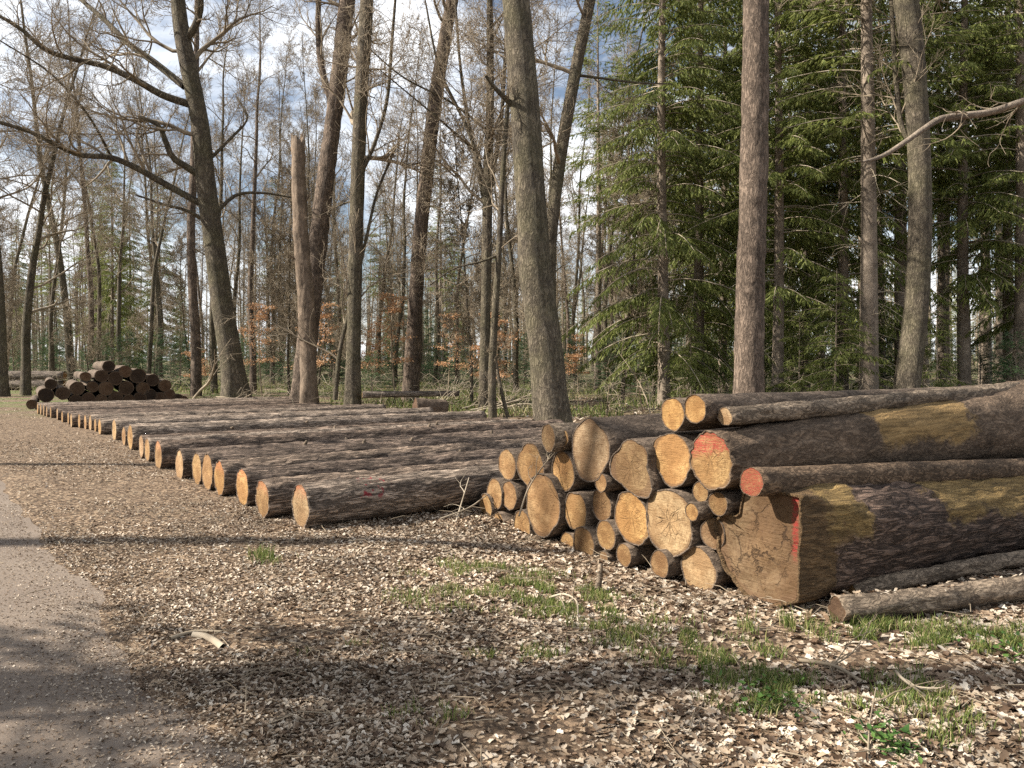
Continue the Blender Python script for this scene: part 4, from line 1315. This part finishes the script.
dup(yp[2], (-10.2, 1.75, 0), 2.0, 1.5, 'taller bushy young fir out of view, added to shade the path', 'trees left of the track')  # unseen fir, added only to darken the near end of the path
dup(yp[2], (-8.6, 2.75, 0), 1.0, 1.4, 'shorter bushy young fir out of view, added to shade the path', 'trees left of the track')  # also unseen, added for its tapering shadow across the path

# the branch that arches in from the right
tb = Tubes()
ro = thing('broadleaf_tree', 'tree beyond the right edge whose lit bare branch reaches into the view', 'tree', (7.2, 8.2, 0))
base = np.array([7.2, 8.2, 0])
pts = [np.array([0.02 * z, 0.03 * math.sin(z), z]) for z in np.linspace(-0.1, 16, 12)]
stem('trunk', pts, np.linspace(0.2, 0.06, 12), W, ro, 20, 77, 0.04, 0.3)
bpx = [(1110, 86, 9.2), (1070, 92, 9.2), (1024, 101, 9.0), (990, 112, 9.0), (960, 116, 8.9), (940, 119, 8.8), (925, 128, 8.7), (905, 142, 8.6), (880, 157, 8.5), (862, 162, 8.4)]
q = [np.array([0.1, 0.1, 4.2])] + [P(a, b, c) - base for a, b, c in bpx]
stem('branch', q, [0.06, 0.055, 0.05, 0.043, 0.042, 0.045, 0.04, 0.033, 0.03, 0.024, 0.012], M['spruce_bark'], ro, 10, 78, 0.12, 0, step=0.1)
rn = random.Random(3)
prm = dict(cnt=(5, 4, 3, 0), wander=0.2, up=0.02, rmin=0.004, max=2)
for k in range(7):
    p_, d_ = along([tuple(v) for v in q[2:7]], rn.random())
    grow(tb, p_, side_dir(d_, 0.8, rn), rn.uniform(0.4, 1.0), 0.01, 1, rn, prm)
for k in range(9):
    z = rn.uniform(6, 15)
    az = rn.uniform(0, 6.28)
    grow(tb, (0.02 * z, 0, z), nrm((math.cos(az), math.sin(az), 0.5)), rn.uniform(1.5, 3.0), 0.04, 0, rn, dict(BARE, max=2))
tb.build('crown', M['twig'], ro)


# beech saplings holding last year's leaves ---------------------------
def sapling(H, seed, nleaf):
    rnd = random.Random(seed)
    rg = np.random.default_rng(seed)
    root = thing('beech_sapling', 'p', 'sapling')
    tb = Tubes()
    pts = [(0.1 * math.sin(z), 0.1 * math.cos(z * 0.7) - 0.1, z) for z in np.linspace(-0.05, H, 9)]
    tb.add(pts, list(np.linspace(0.035, 0.006, 9)), 6)
    ends = []
    prm = dict(cnt=(6, 5, 0, 0), wander=0.14, up=0.0, rmin=0.004, max=2)
    for k in range(int(H * 5)):
        t = 0.3 + 0.65 * rnd.random()
        p, d = along(pts, t)
        az = rnd.uniform(0, 6.28)
        g = grow(tb, p, nrm((math.cos(az), math.sin(az), 0.15)), rnd.uniform(0.6, 1.5) * (1.3 - t), 0.012, 1, rnd, prm)
        ends.append(g)
    tb.build('stem', M['twig'], root)
    A = []
    for k in range(nleaf):
        g = rnd.choice(ends)
        p, d = along(g, rnd.uniform(0.25, 0.999))
        A.append((p[0] + rnd.gauss(0, 0.13), p[1] + rnd.gauss(0, 0.13), p[2] + rnd.gauss(0, 0.05)))
    A = np.array(A)
    D = rg.normal(0, 1, (nleaf, 3)); D[:, 2] -= 0.5
    D /= np.linalg.norm(D, axis=1, keepdims=True)
    Nn = np.cross(D, rg.normal(0, 0.5, (nleaf, 3)) + np.array([0, 0, 1.0]))
    Nn /= np.linalg.norm(Nn, axis=1, keepdims=True) + 1e-6
    l = rg.uniform(0.06, 0.105, nleaf)[:, None]
    V = np.stack([A, A + D * l * 0.5 + Nn * l * 0.3, A + D * l, A + D * l * 0.5 - Nn * l * 0.3], 1).reshape(-1, 3)
    tag(mk('leaves', V, np.arange(nleaf * 4).reshape(-1, 4), None, M['beech_leaf'], root, smooth=False), kind='stuff')
    return root


sp = [sapling(3.4, 91, 1700), sapling(4.2, 92, 1500)]
su = [False] * 2
for px, Y, k, sc, lab in [(490, 26.0, 0, 1.0, 'sapling with rust coloured leaves behind the pale slender tree'), (262, 33, 1, 1.0, 'rust leaved sapling right of the big left tree'),
                          (318, 29, 1, 0.95, 'rust leaved sapling behind the broken trunk'), (395, 28, 1, 1.0, 'thinly rust leaved sapling left of the slim leaning pine'),
                          (372, 36, 0, 0.95, 'distant rust leaved sapling behind the straight greenish brown tree'), (195, 37, 0, 0.8, 'rust leaved sapling left of the big left tree'), (448, 33, 1, 0.9, 'rust leaved sapling right of the slim leaning pine'),
                          (578, 38, 0, 0.9, 'rust leaved sapling right of the central tree')]:
    place(sp, k, ((px - CX) / F * Y, Y, 0), rnd.uniform(0, 6.28), sc, lab, 'rust leaved beech saplings', su)

# the wood beyond, one mass
tb = Tubes()
rn = random.Random(8)
for k in range(430):
    Y = rn.uniform(100, 175)
    x = (rn.uniform(-260, 1280) - CX) / F * Y
    H = rn.uniform(16, 26)
    lx, ly = rn.gauss(0, 0.6), rn.gauss(0, 0.6)
    tb.add([(x, Y, -0.2), (x + lx * 0.5, Y + ly * 0.5, H * 0.5), (x + lx, Y + ly, H)], [rn.uniform(0.13, 0.24), 0.11, 0.03], 5)
    for j in range(26):
        t = rn.uniform(0.2, 1)
        az = rn.uniform(0, 6.28)
        L = rn.uniform(1.0, 3.6) * (1.2 - 0.6 * t)
        z = H * t
        c, s = math.cos(az), math.sin(az)
        tb.add([(x + lx * t, Y + ly * t, z), (x + lx * t + c * L * .5, Y + ly * t + s * L * .5, z + L * rn.uniform(0.1, .5)), (x + lx * t + c * L, Y + ly * t + s * L, z + L * rn.uniform(0.1, .9))], [0.045, 0.03, 0.012], 3)
        for i in range(3):
            f = rn.uniform(0.3, 1)
            tb.add([(x + lx * t + c * L * f, Y + ly * t + s * L * f, z + L * f * 0.5), (x + lx * t + c * L * f + rn.gauss(0, .5), Y + ly * t + s * L * f + rn.gauss(0, .5), z + L * f * 0.5 + rn.uniform(.1, 1.1))], [0.022, 0.01], 3)
tag(tb.build('far_wood', M['twig']), kind='stuff')

# brushwood and bracken under the trees
tb = Tubes()
for k in range(1500):
    Y = rn.uniform(23, 62)
    px = rn.uniform(-20, 1040)
    x = (px - CX) / F * Y
    if in_path(np.array([x]), np.array([Y]))[0] > -1.0 or (px < 235 and Y < 34):
        continue
    az, L = rn.uniform(0, 6.28), rn.uniform(0.4, 1.6)
    c, s = math.cos(az), math.sin(az)
    h = L * rn.uniform(0.3, 0.9)
    tb.add([(x, Y, 0), (x + c * L * .3, Y + s * L * .3, h * .7), (x + c * L * .7, Y + s * L * .7, h), (x + c * L, Y + s * L, h * rn.uniform(.6, 1.1))], [0.008, 0.007, 0.006, 0.004], 3)
    for i in range(3):
        f = rn.uniform(.3, .9)
        tb.add([(x + c * L * f, Y + s * L * f, h * .9), (x + c * L * f + rn.gauss(0, .25), Y + s * L * f + rn.gauss(0, .25), h * .9 + rn.uniform(-.2, .3))], [0.005, 0.003], 3)
tag(tb.build('brushwood', M['dead_twig']), kind='stuff')

# ------------------------------------------------------------------ leaf litter, grass, twigs
def oak_leaves(X, Y, Zc, size, rg):
    """larger leaves with a wavy lobed edge, folded along the midrib and curled"""
    m = len(X)
    nb = 6
    t = np.linspace(0, 1, nb + 1)
    prof = np.array([0.03, 0.20, 0.15, 0.30, 0.21, 0.26, 0.02])
    wid = prof[None, :] * rg.uniform(0.8, 1.25, (m, 1)) * rg.uniform(0.85, 1.15, (m, nb + 1))
    kx = rg.normal(0, 1.0, (m, 1))
    cr = rg.uniform(0.0, 0.75, (m, 1))
    yaw, tl = rg.uniform(0, 2 * np.pi, m), rg.normal(0, 0.20, (m, 2))
    th = kx * (t[None, :] - 0.5)
    mx = (t - 0.5)[None, :] * np.cos(th * 0.5)
    mz = 0.35 * kx * ((t - 0.5) ** 2)[None, :] * np.sign(rg.uniform(-0.3, 1, (m, 1)))
    rows = []
    for sg in (-1, 0, 1):
        w = wid * sg * (1 - 0.15 * cr)
        rows.append(np.stack([mx + abs(sg) * rg.normal(0, 0.012, (m, nb + 1)), w, mz + np.abs(w) * cr * (1 + 0.8 * rg.normal(0, 0.5, (m, 1)))], -1))
    V = np.stack(rows, 1)
    V[..., 2] += tl[:, 0, None, None] * V[..., 0] + tl[:, 1, None, None] * V[..., 1]
    cs, sn = np.cos(yaw)[:, None, None], np.sin(yaw)[:, None, None]
    V = np.stack([V[..., 0] * cs - V[..., 1] * sn, V[..., 0] * sn + V[..., 1] * cs, V[..., 2]], -1) * size[:, None, None, None]
    mn = V[..., 2].min(axis=(1, 2))
    V[..., 0] += X[:, None, None]
    V[..., 1] += Y[:, None, None]
    V[..., 2] += (Zc - mn * 0.5)[:, None, None]
    b = (np.arange(m) * 3 * (nb + 1))[:, None]
    Q = []
    for r in (0, 1):
        for k in range(nb):
            o = r * (nb + 1) + k
            Q.append(np.concatenate([b + o, b + o + 1, b + o + nb + 2, b + o + nb + 1], 1))
    return V.reshape(-1, 3), np.stack(Q, 1).reshape(-1, 4)


def leaves(X, Y, Zc, size, rg, curl=0.5):
    m = len(X)
    yaw = rg.uniform(0, 2 * np.pi, m)
    tilt = rg.normal(0, 0.32, (m, 2))
    l = size[:, None, None]
    c1 = rg.uniform(-0.1, curl, m)
    c2 = rg.uniform(-0.15, 0.45, m)
    wv = rg.uniform(0.14, 0.32, m)
    o = np.zeros(m)
    # base, left1, left2, tip, right2, right1, mid
    lx = np.stack([o - .5, o - .2, o + .22, o + .5, o + .2, o - .22, o], 1)
    ly = np.stack([o, wv, wv * .8, o, -wv * .85, -wv, o], 1)
    lz = np.stack([c2 * .5, c1 * .6, c1 * .6 + c2 * .15, c2 * .6, c1 * .5 + c2 * .1, c1 * .55, o - 0.04], 1)
    lz = lz + tilt[:, :1] * lx + tilt[:, 1:] * ly
    cs, sn = np.cos(yaw)[:, None], np.sin(yaw)[:, None]
    wx, wy = lx * cs - ly * sn, lx * sn + ly * cs
    V = np.stack([wx, wy, lz], -1) * l
    V[..., 0] += X[:, None]
    V[..., 1] += Y[:, None]
    mn = V[..., 2].min(axis=1, keepdims=True)
    V[..., 2] += Zc[:, None] - mn * 0.6
    b = (np.arange(m) * 7)[:, None]
    T = np.stack([np.concatenate([b + 6, b + (k + 1) % 6, b + k], 1) for k in range(6)], 1).reshape(-1, 3)
    return V.reshape(-1, 3), T


rg = np.random.default_rng(21)
LX, LY, LS = [], [], []


def scatter(n, y0, y1, pl, pr, smin, smax, powr=1.0):
    """uniform on the ground inside the view wedge between two depths"""
    Y = np.sqrt(rg.uniform(y0 ** 2, y1 ** 2, n))
    px = rg.uniform(pl, pr, n)
    X = (px - CX) / F * Y
    d = in_path(X, Y)
    u = fbm(xy3(X * 0.9, Y * 0.9), 3, 31)
    keep = np.where(d > -0.05, rg.uniform(0, 1, n) < 0.009 + 0.72 * np.exp(-np.clip(d, 0, 9) / 0.42), rg.uniform(0, 1, n) < np.clip(0.74 + u * 1.6, 0.16, 1))
    s = rg.uniform(smin, smax, n) * np.clip(0.44 + 0.11 * (X + 0.6) + 0.022 * Y, 0.34, 0.86)
    s = np.where(d > -0.05, s * 0.6, s)
    LX.append(X[keep]); LY.append(Y[keep]); LS.append(s[keep])


scatter(52000, 2.8, 5.2, -60, 420, 0.035, 0.085)
scatter(30000, 2.8, 5.2, 420, 1090, 0.035, 0.095)
scatter(48000, 5.2, 8.5, -60, 520, 0.045, 0.095)
scatter(26000, 5.2, 8.5, 520, 1090, 0.045, 0.095)
scatter(40000, 8.5, 15, -40, 1060, 0.06, 0.12)
scatter(18000, 15, 34, -20, 1050, 0.09, 0.17)
scatter(16000, 3.2, 9, 1090, 1750, 0.04, 0.10)
scatter(9000, 9, 20, 1050, 1400, 0.07, 0.13)
X, Yl, Sz = np.concatenate(LX), np.concatenate(LY), np.concatenate(LS)
Zl = np.where(in_path(X, Yl) > 0.02, 0.004, height(X, Yl))
# some leaves caught on the slim logs and the giant butt at the right
A, B = G(838, 625), G(1040, 600)
t = rg.uniform(0, 1, 90)
X = np.concatenate([X, A[0] + (B[0] - A[0]) * t + rg.normal(0, .03, 90)])
Yl = np.concatenate([Yl, A[1] + (B[1] - A[1]) * t + rg.normal(0.03, .03, 90)])
Zl = np.concatenate([Zl, np.full(90, 0.155)])
Sz = np.concatenate([Sz, rg.uniform(0.025, 0.06, 90)])
big = (Sz > 0.040) & (Yl < 7.5)
V, T = leaves(X[~big], Yl[~big], Zl[~big], Sz[~big], rg)
V2, Q2 = oak_leaves(X[big], Yl[big], Zl[big], Sz[big] * 1.0, rg)
nbig = int(big.sum())
tag(mk('leaf_litter', np.concatenate([V, V2]), Q2 + len(V), T, M['litter'], None, smooth=True), kind='stuff')


# grass tufts
GX, GY, GH = [], [], []
for px, py, rx, ry, n, h in [(272, 558, 22, 6, 260, .07), (490, 575, 70, 12, 1300, .05), (460, 600, 60, 14, 900, .045), (560, 605, 60, 16, 1300, .05), (600, 615, 50, 16, 800, .06), (640, 640, 60, 14, 800, .05),
                             (760, 635, 20, 9, 160, .08), (785, 632, 9, 7, 100, .09), (850, 632, 45, 13, 420, .07), (920, 640, 80, 14, 1200, .06), (1000, 645, 50, 14, 1100, .07), (760, 690, 50, 28, 1500, .05),
                             (700, 660, 60, 18, 700, .045), (890, 700, 60, 20, 500, .06), (520, 658, 40, 6, 220, .04), (430, 720, 40, 10, 120, .04), (960, 740, 60, 20, 350, .06), (340, 655, 40, 8, 60, .04), (540, 590, 50, 10, 700, .05)]:
    n = int(n * 1.6)
    a = rg.uniform(0, 2 * np.pi, n)
    k = np.sqrt(rg.uniform(0, 1, n)) * (0.6 + 0.5 * rg.uniform(0, 1, n))
    qx, qy = px + 1.35 * rx * k * np.cos(a), py + 1.3 * ry * k * np.sin(a)
    Yg = F * CH / (qy - HY)
    Xg = (qx - CX) / F * Yg
    cl = fbm(xy3(Xg * 8, Yg * 8), 3, 44) > 0.0
    GX.append(Xg[cl]); GY.append(Yg[cl]); GH.append(rg.uniform(0.6, 1.4, cl.sum()) * h * 0.85 + 0.012)
n = 42000
Yg = rg.uniform(21, 60, n)
px = rg.uniform(20, 1030, n)
Xg = (px - CX) / F * Yg
cl = (fbm(xy3(Xg * 0.5, Yg * 0.5), 2, 45) > -0.1) & ((px > 330) | (Yg > 34)) & (in_path(Xg, Yg) < -0.4)
GX.append(Xg[cl]); GY.append(Yg[cl]); GH.append(rg.uniform(0.12, 0.34, cl.sum()))
X, Yg, H = np.concatenate(GX), np.concatenate(GY), np.concatenate(GH)
m = len(X)
a, b = rg.uniform(0, 6.283, m), rg.uniform(0, 6.283, m)
ln = rg.uniform(0.1, 0.9, m) * H
wd = np.where(Yg > 15, 0.012, 0.0028)
z0 = height(X, Yg) - 0.005
bx, by = np.cos(a) * wd, np.sin(a) * wd
V = np.stack([np.stack([X - bx, Yg - by, z0], -1), np.stack([X + bx, Yg + by, z0], -1),
              np.stack([X + bx * .7 + np.cos(b) * ln * .35, Yg + by * .7 + np.sin(b) * ln * .35, z0 + H * .65], -1), np.stack([X - bx * .7 + np.cos(b) * ln * .35, Yg - by * .7 + np.sin(b) * ln * .35, z0 + H * .65], -1),
              np.stack([X + np.cos(b) * ln, Yg + np.sin(b) * ln, z0 + H], -1)], 1).reshape(-1, 3)
k5 = (np.arange(m) * 5)[:, None]
tag(mk('grass', V, k5 + np.array([0, 1, 2, 3]), k5 + np.array([3, 2, 4]), M['grass'], None, smooth=False), kind='stuff')

# small twigs among the leaves
tb = Tubes()
for k in range(900):
    Y = rn.uniform(3, 14)
    px = rn.uniform(0, 1024)
    x = (px - CX) / F * Y
    if in_path(np.array([x]), np.array([Y]))[0] > 0 and rn.random() < 0.85:
        continue
    az, L = rn.uniform(0, 6.28), rn.uniform(0.05, 0.35)
    z = 0.03 + rn.uniform(0, 0.02)
    c, s = math.cos(az), math.sin(az)
    tb.add([(x, Y, z), (x + c * L * .5 + rn.gauss(0, .02), Y + s * L * .5 + rn.gauss(0, .02), z + rn.uniform(0, .04)), (x + c * L, Y + s * L, z + rn.uniform(-.02, .03))], [0.003, 0.0025, 0.0012], 4)
tag(tb.build('twig_litter', M['twig']), kind='stuff')


def stick(name, label, cat, pts_px, r0, r1, mat, z=0.03, lift=(), forks=0, seed=1):
    base = G(*pts_px[0])
    pts = [G(*q) - base for q in pts_px]
    for i, p in enumerate(pts):
        p[2] = z + (lift[i] if i < len(lift) else 0)
    root = thing(name, label, cat, (base[0], base[1], 0))
    stem('wood', pts, np.linspace(r0, r1, len(pts)), M[mat], root, 8, seed, 0.15, 0, step=0.04)
    if forks:
        tb = Tubes()
        r = random.Random(seed)
        for k in range(forks):
            p, d = along([tuple(v) for v in pts], r.uniform(0.2, 0.95))
            grow(tb, p, side_dir(d, 0.8, r), r.uniform(0.1, 0.4), 0.005, 2, r, dict(cnt=(0, 0, 3, 0), wander=0.2, up=0, rmin=0.0025, max=3))
        tb.build('twig', M[mat], root)
    return root


stick('bark_strip', 'pale curved strip of wood lying on the litter beside the path', 'bark strip', [(193, 640), (203, 641), (214, 646), (223, 653)], 0.018, 0.02, 'dead_twig', 0.03)
stick('fallen_stick', 'dark stick lying left of the pale curved wood strip', 'stick', [(170, 644), (192, 637), (222, 637)], 0.012, 0.008, 'twig', 0.03, seed=4)
stick('fallen_stick', 'curved pale stick on the grass before the stack', 'stick', [(550, 605), (562, 608), (574, 614), (578, 630)], 0.008, 0.005, 'dead_twig', 0.05, (0, .04, .05, 0), 2, 5)
stick('fallen_stick', 'thin brown twig rising from leaves at the bottom right', 'stick', [(868, 768), (870, 742), (876, 722)], 0.005, 0.002, 'twig', 0.03, (0, .05, .12), 2, 6)
stick('fallen_stick', 'dark fork of twigs among leaves at the lower right', 'stick', [(800, 668), (835, 678), (862, 690)], 0.012, 0.008, 'twig', 0.04, (0, .02, 0), 5, 7)
stick('fallen_stick', 'bent pale twig arching over leaves right of the grass strip', 'stick', [(896, 690), (905, 702), (925, 704)], 0.007, 0.004, 'dead_twig', 0.04, (.05, .06, 0), 2, 8)
stick('fallen_stick', 'pale stick leaning between the row and the left edge of the stack', 'stick', [(440, 524), (462, 522), (486, 512)], 0.010, 0.006, 'dead_twig', 0.05, (0, .06, .12), 3, 9)
stick('fallen_stick', 'thin pale stick propped upright at the left edge of the stack', 'stick', [(456, 524), (463, 518), (469, 512)], 0.008, 0.005, 'dead_twig', 0.02, (0, .18, .34), 1, 10)
stick('fallen_branch', 'dark thin branch hanging across the left sawn ends of the stack', 'branch', [(519, 545), (528, 540), (540, 536), (556, 532)], 0.008, 0.005, 'twig', 0.3, (-.05, .15, .30, .45), 4, 12)
stick('fallen_stick', 'short weathered stump of wood upright in the leaves before the stack', 'stick', [(597, 590), (599, 587), (600, 584)], 0.024, 0.02, 'thin_bark', 0.0, (0, .07, .14), 0, 13)
# brush beside the big left tree
ro = thing('fallen_branch', 'dark fallen branch propped up beside the foot of the big left tree', 'branch', tuple(P(190, 403, 26.5) * np.array([1, 1, 0])))
tb = Tubes()
rn2 = random.Random(33)
grow(tb, (0, 0, 0.1), nrm((0.8, 0, 0.75)), 3.0, 0.06, 0, rn2, dict(cnt=(6, 4, 0, 0), wander=0.12, up=-0.02, rmin=0.008, max=2))
grow(tb, (0.9, 0, 0.3), nrm((0.95, 0.1, -0.1)), 2.2, 0.06, 0, rn2, dict(cnt=(6, 4, 0, 0), wander=0.12, up=0, rmin=0.008, max=2))
tb.build('wood', M['twig'], ro)
ro = thing('fallen_branch', 'tangle of brown branches lying behind the row, left of the pale slender tree', 'branch', tuple(P(425, 418, 22.5) * np.array([1, 1, 0])))
tb = Tubes()
for k in range(7):
    grow(tb, (rn2.uniform(0, 2.0), rn2.uniform(-.5, .5), 0.15), nrm((rn2.uniform(.3, 1), rn2.uniform(-.5, .5), rn2.uniform(0, .5))), rn2.uniform(0.8, 2.0), 0.025, 0, rn2, dict(cnt=(5, 4, 0, 0), wander=0.14, up=-0.01, rmin=0.006, max=2))
tb.build('wood', M['dead_twig'], ro)
ro = thing('fallen_branch', 'arching dead branch on the ground between the central tree and the conifers', 'branch', tuple(P(596, 408, 22) * np.array([1, 1, 0])))
tb = Tubes()
for k in range(5):
    grow(tb, (rn2.uniform(0, 1.5), rn2.uniform(-.5, .5), 0.05), nrm((rn2.uniform(-.2, 1), rn2.uniform(-.5, .5), rn2.uniform(0.1, .6))), rn2.uniform(1.0, 2.4), 0.022, 0, rn2, dict(cnt=(5, 4, 0, 0), wander=0.12, up=-0.06, rmin=0.006, max=2))
tb.build('wood', M['twig'], ro)


# leafy weeds in the litter
def weed(label, px, py, n, size, seed):
    r = np.random.default_rng(seed)
    c = G(px, py)
    root = thing('weed', label, 'plant', (c[0], c[1], 0))
    X, Yw = r.normal(0, size, n), r.normal(0, size, n)
    Vw, Tw = leaves(X, Yw, r.uniform(0.03, 0.12, n), r.uniform(0.02, 0.045, n), r, 0.4)
    mk('leaves', Vw, None, Tw, M['weed'], root, smooth=False)
    tbw = Tubes()
    for i in range(0, n, 4):
        tbw.add([(X[i] * .4, Yw[i] * .4, 0.0), (X[i] * .8, Yw[i] * .8, 0.05), (X[i], Yw[i], 0.09)], [0.0015, 0.0014, 0.001], 3)
    tbw.build('stem', M['weed'], root)


weed('low green leafy weed at the bottom edge right of centre', 890, 757, 110, 0.07, 1)
weed('small green weed in litter at the bottom edge, left of the leafy weed', 770, 712, 80, 0.10, 2)
weed('green weed clump right of the dark twig fork at the right edge', 1000, 660, 60, 0.09, 3)
